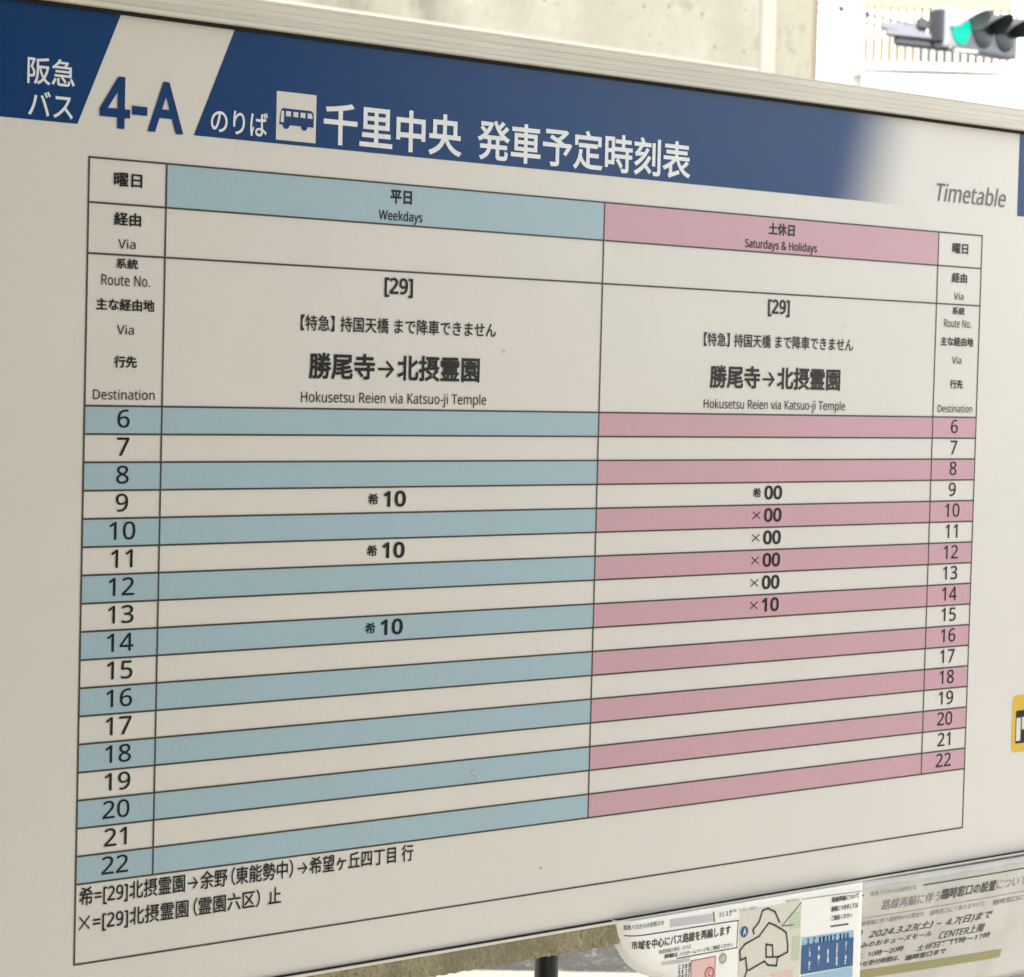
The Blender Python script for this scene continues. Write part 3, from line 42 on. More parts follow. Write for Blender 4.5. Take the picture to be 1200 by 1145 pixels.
# ------------------------------------------------------------------ materials
def mat(name, col, rough=0.6, spec=0.5, metal=0.0, noise=None, bump=None, emit=None):
    """noise = (scale, amount, colour) mixes a second colour in; bump = (scale, strength, distance)"""
    m = bpy.data.materials.new(name); m.use_nodes = True
    n = m.node_tree.nodes; l = m.node_tree.links; b = n['Principled BSDF']
    b.inputs['Base Color'].default_value = (*col, 1); b.inputs['Roughness'].default_value = rough
    b.inputs['Specular IOR Level'].default_value = spec; b.inputs['Metallic'].default_value = metal
    tc = n.new('ShaderNodeTexCoord')
    if noise:
        for i, (sc, lo, hi, c2, stretch) in enumerate(noise):
            mp = n.new('ShaderNodeMapping'); mp.inputs['Scale'].default_value = stretch
            l.new(tc.outputs['Object'], mp.inputs[0])
            t = n.new('ShaderNodeTexNoise'); t.inputs['Scale'].default_value = sc; t.inputs['Detail'].default_value = 6
            l.new(mp.outputs[0], t.inputs['Vector'])
            mr = n.new('ShaderNodeMapRange'); mr.inputs['From Min'].default_value = lo; mr.inputs['From Max'].default_value = hi
            l.new(t.outputs['Fac'], mr.inputs['Value'])
            mx = n.new('ShaderNodeMix'); mx.data_type = 'RGBA'
            l.new(mr.outputs[0], mx.inputs['Factor'])
            if b.inputs['Base Color'].is_linked:
                l.new(b.inputs['Base Color'].links[0].from_socket, mx.inputs[6])
            else:
                mx.inputs[6].default_value = (*col, 1)
            mx.inputs[7].default_value = (*c2, 1)
            l.new(mx.outputs[2], b.inputs['Base Color'])
    if bump:
        t = n.new('ShaderNodeTexNoise'); t.inputs['Scale'].default_value = bump[0]; t.inputs['Detail'].default_value = 8
        l.new(tc.outputs['Object'], t.inputs['Vector'])
        bp = n.new('ShaderNodeBump'); bp.inputs['Strength'].default_value = bump[1]; bp.inputs['Distance'].default_value = bump[2]
        l.new(t.outputs['Fac'], bp.inputs['Height']); l.new(bp.outputs[0], b.inputs['Normal'])
    if emit:
        b.inputs['Emission Color'].default_value = (*emit[0], 1); b.inputs['Emission Strength'].default_value = emit[1]
    return m
ONE = (1, 1, 1)
def printed(name, col):            # all inks sit under one satin laminate film
    d = tuple(c * 0.86 for c in col)
    m = mat(name, col, rough=FILM_R, spec=0.33, noise=[(3.2, 0.35, 0.7, tuple(c * 0.965 for c in col), ONE), (14, 0.35, 0.75, tuple(c * 0.95 for c in col), ONE), (900, 0.45, 0.8, d, ONE)])
    return m
FILM_R = 0.28
WHITE = (0.735, 0.696, 0.618)
M = {}
M['white'] = printed('laminated_white_sheet', WHITE)
M['blue_row'] = printed('pale_blue_print', (0.385, 0.512, 0.555))
M['pink_row'] = printed('pink_print', (0.60, 0.360, 0.395))
M['navy'] = printed('navy_print', (0.0003, 0.039, 0.148))
M['letter_white'] = printed('white_lettering_film', (0.82, 0.82, 0.80))
M['ink'] = printed('black_print', (0.012, 0.013, 0.012))
M['line'] = printed('dark_rule_print', (0.075, 0.066, 0.050))
M['grey_ink'] = printed('grey_print', (0.14, 0.14, 0.14))
M['yellow'] = printed('yellow_print', (0.74, 0.47, 0.06))
M['rail'] = mat('cream_painted_aluminium', (0.70, 0.655, 0.54), 0.42, 0.5, 0.0,
                noise=[(9, 0.4, 0.7, (0.63, 0.585, 0.48), (1, 1, 1)), (160, 0.42, 0.7, (0.58, 0.535, 0.43), (0.03, 1, 1))], bump=(300, 0.1, 0.0003))
M['lip'] = mat('pale_aluminium_lip', (0.72, 0.66, 0.53), 0.4, 0.5)
M['gasket_and_shadow'] = mat('black_gasket_and_shadow', (0.012, 0.011, 0.010), 0.7, 0.3)
M['mossy'] = mat('weathered_mossy_rail', (0.36, 0.31, 0.19), 0.9, 0.2,
                 noise=[(45, 0.38, 0.66, (0.25, 0.215, 0.125), ONE), (330, 0.50, 0.68, (0.16, 0.14, 0.085), ONE), (190, 0.58, 0.75, (0.44, 0.40, 0.29), ONE), (14, 0.52, 0.7, (0.20, 0.18, 0.12), ONE)],
                 bump=(300, 0.6, 0.001))
M['black'] = mat('black_painted_steel', (0.006, 0.006, 0.006), 0.45, 0.4)
M['paper'] = mat('glossy_notice_paper', (0.86, 0.84, 0.77), 0.22, 0.6, bump=(22, 0.35, 0.004))
M['paper2'] = mat('plain_notice_paper', (0.54, 0.52, 0.47), 0.25, 0.6, noise=[(22, 0.4, 0.7, (0.45, 0.43, 0.38), ONE)], bump=(16, 0.7, 0.006))
M['p_ink'] = mat('notice_black_ink', (0.03, 0.03, 0.03), 0.4)
M['p_grey'] = mat('notice_grey_ink', (0.22, 0.21, 0.20), 0.4)
M['p_navy'] = mat('notice_navy_ink', (0.01, 0.085, 0.235), 0.4)
M['p_sky'] = mat('notice_sky_ink', (0.30, 0.48, 0.60), 0.4)
M['p_red'] = mat('notice_red_ink', (0.55, 0.06, 0.06), 0.4)
M['p_pink'] = mat('notice_pink_ink', (0.72, 0.50, 0.45), 0.4)
M['p_green'] = mat('notice_green_ink', (0.20, 0.32, 0.10), 0.4)
M['p_palegreen'] = mat('notice_pale_green_ink', (0.50, 0.56, 0.38), 0.4)
M['p_lilac'] = mat('notice_lilac_ink', (0.52, 0.50, 0.52), 0.4)
M['p_map'] = mat('notice_map_tint', (0.66, 0.62, 0.52), 0.4)
M['asphalt'] = mat('asphalt', (0.040, 0.038, 0.034), 0.9, 0.3, noise=[(70, 0.48, 0.60, (0.085, 0.08, 0.07), ONE), (38, 0.62, 0.68, (0.24, 0.23, 0.21), ONE), (3, 0.4, 0.7, (0.03, 0.028, 0.025), ONE)], bump=(120, 0.7, 0.01))
M['paving'] = mat('pale_concrete_paving', (0.46, 0.44, 0.39), 0.85, 0.3, noise=[(4, 0.4, 0.7, (0.40, 0.38, 0.33), ONE), (120, 0.5, 0.7, (0.34, 0.32, 0.28), ONE)], bump=(200, 0.3, 0.003))
M['kerb'] = mat('granite_kerb', (0.25, 0.235, 0.20), 0.8, 0.3, noise=[(50, 0.45, 0.7, (0.17, 0.16, 0.135), ONE), (8, 0.45, 0.7, (0.21, 0.20, 0.17), ONE)])
M['joint'] = mat('dark_joint', (0.10, 0.095, 0.08), 0.9)
M['plaster'] = mat('stained_cream_concrete', (0.232, 0.226, 0.188), 0.9, 0.2,
                   noise=[(1.5, 0.35, 0.7, (0.196, 0.190, 0.156), ONE), (6, 0.45, 0.75, (0.176, 0.168, 0.132), (1, 1, 0.5)), (7, 0.61, 0.72, (0.13, 0.12, 0.09), (1, 1, 0.8)), (3, 0.42, 0.66, (0.185, 0.178, 0.142), (1, 1, 0.4)), (22, 0.5, 0.8, (0.19, 0.184, 0.15), ONE), (38, 0.66, 0.74, (0.11, 0.10, 0.075), ONE)],
                   bump=(22, 0.3, 0.01))
M['concrete'] = mat('tan_concrete', (0.205, 0.195, 0.155), 0.9, 0.2,
                    noise=[(1.5, 0.4, 0.7, (0.18, 0.17, 0.135), ONE), (28, 0.5, 0.75, (0.155, 0.148, 0.115), ONE)], bump=(25, 0.3, 0.008))
M['plaster_pale'] = mat('pale_cream_plaster', (0.245, 0.24, 0.20), 0.9, 0.2, noise=[(8, 0.4, 0.75, (0.24, 0.235, 0.195), ONE)])
M['facade'] = mat('white_render_facade', (0.80, 0.79, 0.76), 0.85, 0.3, noise=[(0.4, 0.4, 0.7, (0.74, 0.73, 0.70), ONE)])
M['soffit'] = mat('cream_balcony_fascia', (0.30, 0.265, 0.15), 0.8, 0.3)
M['baluster'] = mat('brown_balcony_bar', (0.022, 0.014, 0.008), 0.5, 0.3)
M['baluster_tan'] = mat('tan_balcony_bar', (0.12, 0.08, 0.035), 0.5, 0.3)
M['white_bar'] = mat('white_painted_bar', (0.74, 0.73, 0.70), 0.5, 0.4)
M['pale_gap'] = mat('grey_balcony_backing', (0.27, 0.27, 0.262), 0.7, 0.3)
M['glass'] = mat('balcony_window_glass', (0.60, 0.60, 0.56), 0.1, 0.8)
M['sig_body'] = mat('silver_grey_signal_paint', (0.19, 0.20, 0.215), 0.45, 0.5)
M['sig_visor'] = mat('dark_signal_visor', (0.040, 0.047, 0.047), 0.6, 0.3)
M['sig_light'] = mat('pale_signal_visor', (0.26, 0.265, 0.28), 0.45, 0.5)
M['sig_arm'] = mat('lilac_grey_steel', (0.12, 0.12, 0.145), 0.45, 0.5)
M['sig_dark'] = mat('dark_grey_steel', (0.026, 0.027, 0.033), 0.5, 0.4)
M['lens_green'] = mat('lit_green_lens', (0.0, 0.05, 0.035), 0.5, 0.2, emit=((0.0, 0.74, 0.50), 0.28))
M['lens_dark'] = mat('unlit_signal_lens', (0.02, 0.03, 0.025), 0.25, 0.5)
M['mast'] = mat('brown_steel_mast', (0.13, 0.105, 0.07), 0.6, 0.4)
M['sun_blocker'] = mat('pale_steel_sun_blocker', (0.55, 0.55, 0.53), 0.6, 0.4)

# dark run-off stain on the concrete behind the board
def stain(m, x0):
    n = m.node_tree.nodes; l = m.node_tree.links; b = n['Principled BSDF']
    src = b.inputs['Base Color'].links[0].from_socket
    tc = n.new('ShaderNodeTexCoord'); sx = n.new('ShaderNodeSeparateXYZ'); l.new(tc.outputs['Object'], sx.inputs[0])
    nz = n.new('ShaderNodeTexNoise'); nz.inputs['Scale'].default_value = 9; nz.inputs['Detail'].default_value = 5; l.new(tc.outputs['Object'], nz.inputs['Vector'])
    def mth(op, a_, b_):
        q_ = n.new('ShaderNodeMath'); q_.operation = op
        for i_, v_ in enumerate((a_, b_)):
            if v_ is None: continue
            if isinstance(v_, (int, float)): q_.inputs[i_].default_value = v_
            else: l.new(v_, q_.inputs[i_])
        return q_.outputs[0]
    dx = mth('ABSOLUTE', mth('SUBTRACT', mth('ADD', sx.outputs['X'], mth('MULTIPLY', nz.outputs['Fac'], 0.25)), x0 + 0.125), None)
    mr = n.new('ShaderNodeMapRange'); mr.inputs['From Min'].default_value = 0.20; mr.inputs['From Max'].default_value = 0.0; l.new(dx, mr.inputs['Value'])
    f_ = mth('MULTIPLY', mr.outputs[0], mth('MULTIPLY', nz.outputs['Fac'], 1.3))
    mx = n.new('ShaderNodeMix'); mx.data_type = 'RGBA'; l.new(f_, mx.inputs['Factor']); l.new(src, mx.inputs[6]); mx.inputs[7].default_value = (0.075, 0.07, 0.05, 1)
    l.new(mx.outputs[2], b.inputs['Base Color'])
stain(M['plaster'], 0.16); stain(M['plaster'], 0.50)
# header band fades out to the sheet's white at its right end (a printed gradient)
def fade_mat():
    m = printed('navy_band_fading_to_white', (0.0003, 0.039, 0.148))
    n = m.node_tree.nodes; l = m.node_tree.links; b = n['Principled BSDF']
    src = b.inputs['Base Color'].links[0].from_socket
    tc = n.new('ShaderNodeTexCoord'); sx = n.new('ShaderNodeSeparateXYZ'); l.new(tc.outputs['Object'], sx.inputs[0])
    ma = n.new('ShaderNodeMath'); ma.operation = 'MULTIPLY_ADD'; ma.inputs[1].default_value = -0.28
    l.new(sx.outputs['Z'], ma.inputs[0]); l.new(sx.outputs['X'], ma.inputs[2])     # X - 0.28 Z slants the fade
    zc = -0.28 * (1.70 - PB[2] + 0.06)
    mr = n.new('ShaderNodeMapRange'); mr.interpolation_type = 'SMOOTHSTEP'
    mr.inputs['From Min'].default_value = 0.782 - PB[0] + zc; mr.inputs['From Max'].default_value = 0.900 - PB[0] + zc
    l.new(ma.outputs[0], mr.inputs['Value'])
    mx = n.new('ShaderNodeMix'); mx.data_type = 'RGBA'; l.new(mr.outputs[0], mx.inputs['Factor'])
    l.new(src, mx.inputs[6]); mx.inputs[7].default_value = (*[c * 0.945 for c in WHITE], 1)
    l.new(mx.outputs[2], b.inputs['Base Color'])
    return m

# ------------------------------------------------------------------ object helpers
def link_mesh(name, me, m=None, parent=None, loc=(0, 0, 0)):
    if m is not None and not me.materials: me.materials.append(m)
    o = bpy.data.objects.new(name, me); C.objects.link(o); o.location = loc
    if parent: o.parent = parent
    return o
def from_bm(name, bm, m, parent=None, loc=(0, 0, 0), smooth=False):
    me = bpy.data.meshes.new(name); bm.normal_update(); bm.to_mesh(me); bm.free()
    if smooth:
        for p in me.polygons: p.use_smooth = True
    return link_mesh(name, me, m, parent, loc)
def box_bm(bm, x0, x1, y0, y1, z0, z1, bevel=0):
    r = bmesh.ops.create_cube(bm, size=1)
    for v in r['verts']:
        v.co = Vector(((x0 + x1) / 2 + v.co.x * (x1 - x0), (y0 + y1) / 2 + v.co.y * (y1 - y0), (z0 + z1) / 2 + v.co.z * (z1 - z0)))
    if bevel:
        es = list({e for v in r['verts'] for e in v.link_edges})
        bmesh.ops.bevel(bm, geom=es, offset=bevel, segments=2, profile=0.5, affect='EDGES')
def box(name, x0, x1, y0, y1, z0, z1, m, parent=None, bevel=0):
    bm = bmesh.new(); box_bm(bm, x0, x1, y0, y1, z0, z1, bevel); return from_bm(name, bm, m, parent)
def tube_bm(bm, a, b, r0, r1=None, seg=16, caps=True):
    a = Vector(a); b = Vector(b); r1 = r0 if r1 is None else r1
    q = (b - a).to_track_quat('Z', 'Y')
    A = [bm.verts.new(a + q @ Vector((math.cos(t) * r0, math.sin(t) * r0, 0))) for t in [2 * math.pi * i / seg for i in range(seg)]]
    B = [bm.verts.new(b + q @ Vector((math.cos(t) * r1, math.sin(t) * r1, 0))) for t in [2 * math.pi * i / seg for i in range(seg)]]
    for i in range(seg): bm.faces.new((A[i], A[(i + 1) % seg], B[(i + 1) % seg], B[i]))
    if caps: bm.faces.new(A[::-1]); bm.faces.new(B)
def tube(name, a, b, r, m, parent=None, r1=None, seg=16):
    bm = bmesh.new(); tube_bm(bm, a, b, r, r1, seg); return from_bm(name, bm, m, parent, smooth=False)
def thing(name, label, cat, loc=(0, 0, 0), rotz=0, group=None):
    o = bpy.data.objects.new(name, None); C.objects.link(o); o.location = loc; o.rotation_euler = (0, 0, rotz)
    o.empty_display_size = 0.1
    o['label'] = label; o['category'] = cat
    if group: o['group'] = group
    return o

# ------------------------------------------------------------------ the ground
def struct(name, bm, m):
    o = from_bm(name, bm, m); o['kind'] = 'structure'; return o
# paved platform where the board stands; its far edge runs from (3.39,3.58) to (3.81,3.23)
ed = Vector((0.770, -0.638, 0)); e0 = Vector((3.39, 3.58, 0)); en = Vector((-0.638, -0.770, 0))   # en: towards the camera
def quad_sheet(pts, z0, z1):
    bm = bmesh.new()
    top = [bm.verts.new((x, y, z1)) for x, y in pts]; bot = [bm.verts.new((x, y, z0)) for x, y in pts]
    bm.faces.new(top)
    for i in range(len(pts)):
        j = (i + 1) % len(pts); bm.faces.new((bot[i], bot[j], top[j], top[i]))
    return bm
a = e0 - ed * 14; b = e0 + ed * 9
bm = bmesh.new()
bmesh.ops.create_grid(bm, x_segments=2, y_segments=2, size=400)
for v in bm.verts: v.co.z = -0.12
struct('road', bm, M['asphalt'])
k0 = en * 0.30
struct('kerb', quad_sheet([(a.x, a.y), (b.x, b.y), ((b + k0).x, (b + k0).y), ((a + k0).x, (a + k0).y)][::-1], -0.119, 0.0), M['kerb'])
k1 = en * 0.306
struct('pavement', quad_sheet([((a + k1).x, (a + k1).y), ((b + k1).x, (b + k1).y), (8.0, -4.6), (-14.0, -4.6)][::-1], -0.119, 0.0), M['paving'])

# ------------------------------------------------------------------ glyphs
GL = {}
for part in GLYPHS.split('|'):
    segs = part[1:].split('/')
    GL[part[0]] = (int(segs[0]), [[tuple(int(q) / 1000 for q in t.split()) for t in sg.split(',')] for sg in segs[1:]])
def cjk(ch):
    if ch in GL: return GL[ch]
    cu = bpy.data.curves.new('tmp', 'FONT'); cu.body = ch
    o = bpy.data.objects.new('tmp', cu); C.objects.link(o)
    dg = bpy.context.evaluated_depsgraph_get()
    c = o.evaluated_get(dg).to_curve(dg)
    out = []
    for sp in c.splines:
        out.append([(p[0], p[1]) for bp_ in sp.bezier_points for p in (bp_.handle_left, bp_.co, bp_.handle_right)])
    bpy.data.objects.remove(o); bpy.data.curves.remove(cu)
    GL[ch] = (1000, out); return GL[ch]
HALF = {'【': (0.5, -0.5), '】': (0.5, 0), '（': (0.55, -0.42), '）': (0.55, 0)}
def flatten(pts, n):
    """closed bezier (handle, point, handle triples) to a polyline without doubled points"""
    K = len(pts) // 3; out = []
    for i in range(K):
        p0 = pts[3 * i + 1]; h0 = pts[3 * i + 2]; j = (i + 1) % K; h1 = pts[3 * j]; p1 = pts[3 * j + 1]
        L = math.hypot(p1[0] - p0[0], p1[1] - p0[1])
        def offl(h): return 0 if L < 1e-9 else abs((h[0] - p0[0]) * (p1[1] - p0[1]) - (h[1] - p0[1]) * (p1[0] - p0[0])) / L
        steps = 1 if max(offl(h0), offl(h1)) < 0.004 else n
        for k in range(steps):
            t = k / steps; u = 1 - t
            out.append((u ** 3 * p0[0] + 3 * u * u * t * h0[0] + 3 * u * t * t * h1[0] + t ** 3 * p1[0],
                        u ** 3 * p0[1] + 3 * u * u * t * h0[1] + 3 * u * t * t * h1[1] + t ** 3 * p1[1]))
    res = []
    for p in out:
        if not res or math.hypot(p[0] - res[-1][0], p[1] - res[-1][1]) > 0.0015: res.append(p)
    if len(res) > 1 and math.hypot(res[0][0] - res[-1][0], res[0][1] - res[-1][1]) <= 0.0015: res.pop()
    return res
def swell(poly_, d):
    """push a closed outline sideways by d (to the right of its direction of travel)"""
    n = len(poly_); out = []
    for i in range(n):
        a_, b_, c_ = poly_[i - 1], poly_[i], poly_[(i + 1) % n]
        e1 = Vector((b_[0] - a_[0], b_[1] - a_[1])).normalized(); e2 = Vector((c_[0] - b_[0], c_[1] - b_[1])).normalized()
        n1_ = Vector((e1.y, -e1.x)); n2_ = Vector((e2.y, -e2.x)); m_ = n1_ + n2_
        if m_.length < 0.3: m_ = n1_
        m_.normalize(); k = 1 / max(0.62, m_.dot(n1_))
        out.append((b_[0] + m_.x * d * k, b_[1] + m_.y * d * k))
    return out
CH = {}
def char_tris(ch, bold, res):
    key = (ch, bold, res)
    if key in CH: return CH[key]
    if ch == 'ｘ':
        loops = []
        for sgn in (1, -1):
            d = 0.052
            Q = [(-.33, -.33 - d), (.33, .33 - d), (.33, .33 + d), (-.33, -.33 + d)]
            if sgn < 0: Q = [(-a_, b_) for a_, b_ in Q][::-1]
            loops.append([(0.5 + a_, 0.38 + b_) for a_, b_ in Q])
        adv = 1000
    else:
        adv, spl = cjk(ch)
        loops = [l_ for l_ in (flatten(p_, res) for p_ in spl) if len(l_) > 2]
        def area(l_): return sum(l_[i - 1][0] * l_[i][1] - l_[i][0] * l_[i - 1][1] for i in range(len(l_))) / 2
        if bold and loops:
            big = max(loops, key=lambda l_: abs(area(l_)))
            d = bold if area(big) > 0 else -bold
            loops = [swell(l_, d) for l_ in loops]
    vs_ = []; es_ = []
    for l_ in loops:
        k0 = len(vs_); vs_ += [Vector(p_) for p_ in l_]; es_ += [(k0 + i, k0 + (i + 1) % len(l_)) for i in range(len(l_))]
    if not vs_: CH[key] = (adv, [], []); return CH[key]
    V, _, F_, _, _, _ = delaunay_2d_cdt(vs_, es_, [], 0, 1e-6)
    keep = []
    for f in F_:
        cx = sum(V[i].x for i in f) / len(f); cy = sum(V[i].y for i in f) / len(f); w = 0
        for l_ in loops:
            for i in range(len(l_)):
                (xa, ya), (xb, yb_) = l_[i - 1], l_[i]
                if (ya <= cy) != (yb_ <= cy):
                    xx = xa + (cy - ya) * (xb - xa) / (yb_ - ya)
                    if xx > cx: w += 1 if yb_ > ya else -1
        if w: keep.append(tuple(f))
    CH[key] = (adv, [(v.x, v.y) for v in V], keep); return CH[key]
def text_mesh(s, bold=0.0, res=3, latin=1.25, shear=0.0, track=0.0):
    """flat filled mesh of a line of writing, x to the right, y up, in ems"""
    x = 0.0; V = []; F_ = []
    for ch in s:
        if ch == ' ': x += 0.3; continue
        lt = ord(ch) < 128; k = latin if lt else 1.0
        adv, vv, ff = char_tris(ch, bold / k * (0.25 if ch == '→' else 1.0), res)
        off = 0.0; w = adv / 1000 * k
        if ch in HALF: w, off = HALF[ch]
        b0 = len(V)
        V += [(x + off + a_ * k + shear * b_ * k, b_ * k, 0) for a_, b_ in vv]; F_ += [tuple(b0 + i for i in f) for f in ff]
        x += w + track
    me = bpy.data.meshes.new('line'); me.from_pydata(V, [], F_)
    return me
def fit(me, X0, X1, Y0, Y1, y, place):
    """stretch the ink box of a line onto board coordinates (X right, Y down from the table's top line)"""
    xs = [v.co.x for v in me.vertices]; ys = [v.co.y for v in me.vertices]
    x0, x1, y0, y1 = min(xs), max(xs), min(ys), max(ys)
    for v in me.vertices:
        X = X0 + (v.co.x - x0) / (x1 - x0) * (X1 - X0); Y = Y1 - (v.co.y - y0) / (y1 - y0) * (Y1 - Y0)
        v.co = place(X, Y, y)
    me.update()

# ------------------------------------------------------------------ the timetable board
TOP = 1.70                                       # height of the table's top rule
PB = (0.46, 0.03, 0.0)                           # foot of the left post
board = thing('timetable_board', 'large bus timetable board in a cream metal frame with pale blue and pink rows', 'timetable board', PB)
def P(X, Y, y): return Vector((X - PB[0], y - PB[1], TOP - Y - PB[2]))
def bx(name, X0, X1, Y0, Y1, y0, y1, m, parent=board, bevel=0):
    return box(name, X0 - PB[0], X1 - PB[0], y0 - PB[1], y1 - PB[1], TOP - Y1 - PB[2], TOP - Y0 - PB[2], m, parent, bevel)
def poly(name, pts, y, m, parent=board, th=0.0):
    bm = bmesh.new()
    f = bm.faces.new([bm.verts.new(P(X, Y, y)) for X, Y in pts])
    bm.normal_update()
    if f.normal.y > 0: f.normal_flip()
    return from_bm(name, bm, m, parent)
XL, XR, XM = -0.19, 2.24, 1.0530
panel = bx('panel', XL, XR, -0.114, 0.612, 0.0, 0.012, M['white'])
L1, L2, L3 = -0.00025, -0.00045, -0.0006         # print layers in front of the sheet
# header bands
poly('header_band', [(XL, -0.1135), (0.0293, -0.1135), (-0.0101, -0.0220), (XL, -0.0220)], L1, M['navy'])
fm = fade_mat()
poly('header_band', [(0.1275, -0.1135), (0.915, -0.1135), (0.895, -0.0220), (0.0878, -0.0220)], L1, fm)
poly('header_band', [(XM, -0.1135), (XR, -0.1135), (XR, -0.0220), (XM, -0.0220)], L1, M['navy'])
def write(s, X0, X1, Y0, Y1, m='ink', name='lettering', bold=0.0, parent=board, y=L3, place=P, **kw):
    me = text_mesh(s, bold=bold, **kw)
    fit(me, X0, X1, Y0, Y1, y, place)
    return link_mesh(name, me, M[m], parent)
write('阪急', -0.0510, -0.0130, -0.0650, -0.0462, 'letter_white', bold=0.012, res=5)
write('バス', -0.0500, -0.0140, -0.0420, -0.0245, 'letter_white', bold=0.012, res=5)
write('4-A', 0.0077, 0.0785, -0.0577, -0.0216, 'navy', name='bay_number', bold=0.027, res=8, track=0.035)
write('のりば', 0.1022, 0.1532, -0.0433, -0.0256, 'letter_white', bold=0.012, res=5)
write('千里中央', 0.2049, 0.3417, -0.0572, -0.0250, 'letter_white', bold=0.020, res=5)
write('発車予定時刻表', 0.3580, 0.5990, -0.0570, -0.0250, 'letter_white', bold=0.018, res=5)
write('Timetable', 0.9292, 1.0341, -0.0462, -0.0288, 'grey_ink', bold=0.004, shear=0.2, res=5)

def bus_symbol(X0, Y0, w, h, ground, body, flip=False, name='bus_symbol', cell=True):
    """the white square with a bus in side view; u, v run 0..1 inside the square"""
    def q(u, v): return (X0 + u * w, Y0 + v * h)
    sq = poly(name, [q(0, 0), q(1, 0), q(1, 1), q(0, 1)], L2, ground)
    def pl(nm, pts, y, m): return poly(nm, [q(u, v) for u, v in pts], y, m, sq)
    def arc(cx, cy, rx, ry, a0, a1, n=8): return [(cx + rx * math.cos(RAD(a0 + (a1 - a0) * i / n)), cy - ry * math.sin(RAD(a0 + (a1 - a0) * i / n))) for i in range(n + 1)]
    out = [(0.075, 0.68), (0.085, 0.50)] + [(0.115, 0.37)] + arc(0.17, 0.375, 0.04, 0.035, 160, 90, 3) + arc(0.85, 0.44, 0.09, 0.10, 90, 0, 6) + [(0.94, 0.68)]
    out += [(0.785, 0.68)] + arc(0.70, 0.68, 0.085, 0.085, 0, -180, 8)[1:-1] + [(0.615, 0.68), (0.335, 0.68)] + arc(0.245, 0.68, 0.085, 0.085, 0, -180, 8)[1:-1] + [(0.155, 0.68)]
    pl('bus_outline', out, L2 - 0.00012, body)
    for a0 in (0.235, 0.42, 0.60, 0.78):
        w_ = 0.125
        pl('bus_window', [(a0, 0.395), (a0 + w_, 0.395) if a0 < 0.7 else (a0 + w_ - 0.04, 0.395), (a0 + w_, 0.50), (a0, 0.50)] if a0 < 0.7 else
           [(a0, 0.395), (a0 + w_ - 0.04, 0.395), (a0 + w_ - 0.01, 0.42), (a0 + w_, 0.50), (a0, 0.50)], L2 - 0.0002, ground)
    pl('bus_window', [(0.125, 0.395), (0.185, 0.395), (0.185, 0.63), (0.105, 0.63), (0.11, 0.50)], L2 - 0.0002, ground)
    return sq
bus_symbol(0.1609, -0.0605, 0.0369, 0.0357, M['white'], M['navy'])

# table
CX = (0.0, 0.0650, 0.4993, 0.9347, 1.0)
Y1, Y2, Y3, RH, YE = 0.0312, 0.0667, 0.1731, 0.019853, 0.5676
def cell(X0, X1, Y0, Y1_, m, name):
    poly(name, [(X0, Y0), (X1, Y0), (X1, Y1_), (X0, Y1_)], L1, m)
cell(CX[1], CX[2], 0, Y1, M['blue_row'], 'weekday_heading'); cell(CX[2], CX[3], 0, Y1, M['pink_row'], 'holiday_heading')
for h in range(6, 23, 2):
    y0 = Y3 + (h - 6) * RH
    cell(CX[0], CX[2], y0, y0 + RH, M['blue_row'], 'weekday_row')
    cell(CX[2], CX[4], y0, y0 + RH, M['pink_row'], 'holiday_row')
T = 0.00066
def hline(Y, X0=0.0, X1=1.0): cellq('rule', X0 - T, X1 + T, Y - T, Y + T)
def cellq(name, X0, X1, Y0, Y1_, y=L2, m='line'):
    poly(name, [(X0, Y0), (X1, Y0), (X1, Y1_), (X0, Y1_)], y, M[m])
L2v = L2 - 0.00004
hr = [0, Y1, Y2] + [Y3 + i * RH for i in range(18)] + [YE]
for Y in hr: hline(Y)
for i, X in enumerate(CX):
    cellq('rule', X - T, X + T, 0, YE if i in (0, 4) else Y3 + 17 * RH, L2v)
LAB = [('曜日', 0.0207, 0.0443, 0.0091, 0.0189, 0.022), ('経由', 0.0212, 0.0440, 0.0367, 0.0461, 0.022), ('Via', 0.0252, 0.0397, 0.0555, 0.0622, 0.0),
       ('系統', 0.0236, 0.0422, 0.0690, 0.0764, 0.022), ('Route No.', 0.0119, 0.0525, 0.0810, 0.0884, 0.0), ('主な経由地', 0.0078, 0.0569, 0.0974, 0.1059, 0.022),
       ('Via', 0.0255, 0.0397, 0.1158, 0.1226, 0.0), ('行先', 0.0236, 0.0428, 0.1377, 0.1461, 0.026), ('Destination', 0.0068, 0.0584, 0.1615, 0.1686, 0.0)]
made = {}
for dx in (0.0, 0.9347):
    for k, (s, a0, a1, b0, b1, bo) in enumerate(LAB):
        if dx == 0: made[k] = write(s, a0, a1, b0, b1, bold=bo)
        else:
            o = made[k].copy(); C.objects.link(o); o.location.x += dx
W6 = {}
for h in range(6, 23):
    s = str(h); yc = Y3 + (h - 6) * RH + 0.0088
    me = text_mesh(s, bold=0.004, res=5)
    xs = [v.co.x for v in me.vertices]; w = (max(xs) - min(xs)) * 0.0214       # uniform digit width for every hour
    cxx = 0.0325 + (0.0008 if s[0] == '1' else 0)
    fit(me, cxx - w / 2, cxx + w / 2, yc - 0.0064, yc + 0.0064, L3, P)
    o = link_mesh('hour_number', me, M['ink'], board)
    o2 = o.copy(); C.objects.link(o2); o2.location.x += 0.9347
write('平日', 0.2712, 0.2926, 0.0046, 0.0151, bold=0.030)
write('Weekdays', 0.2601, 0.3038, 0.0203, 0.0302, bold=0.014)
write('土休日', 0.6994, 0.7335, 0.0047, 0.0154, bold=0.030)
write('Saturdays & Holidays', 0.6697, 0.7637, 0.0203, 0.0302, bold=0.014)
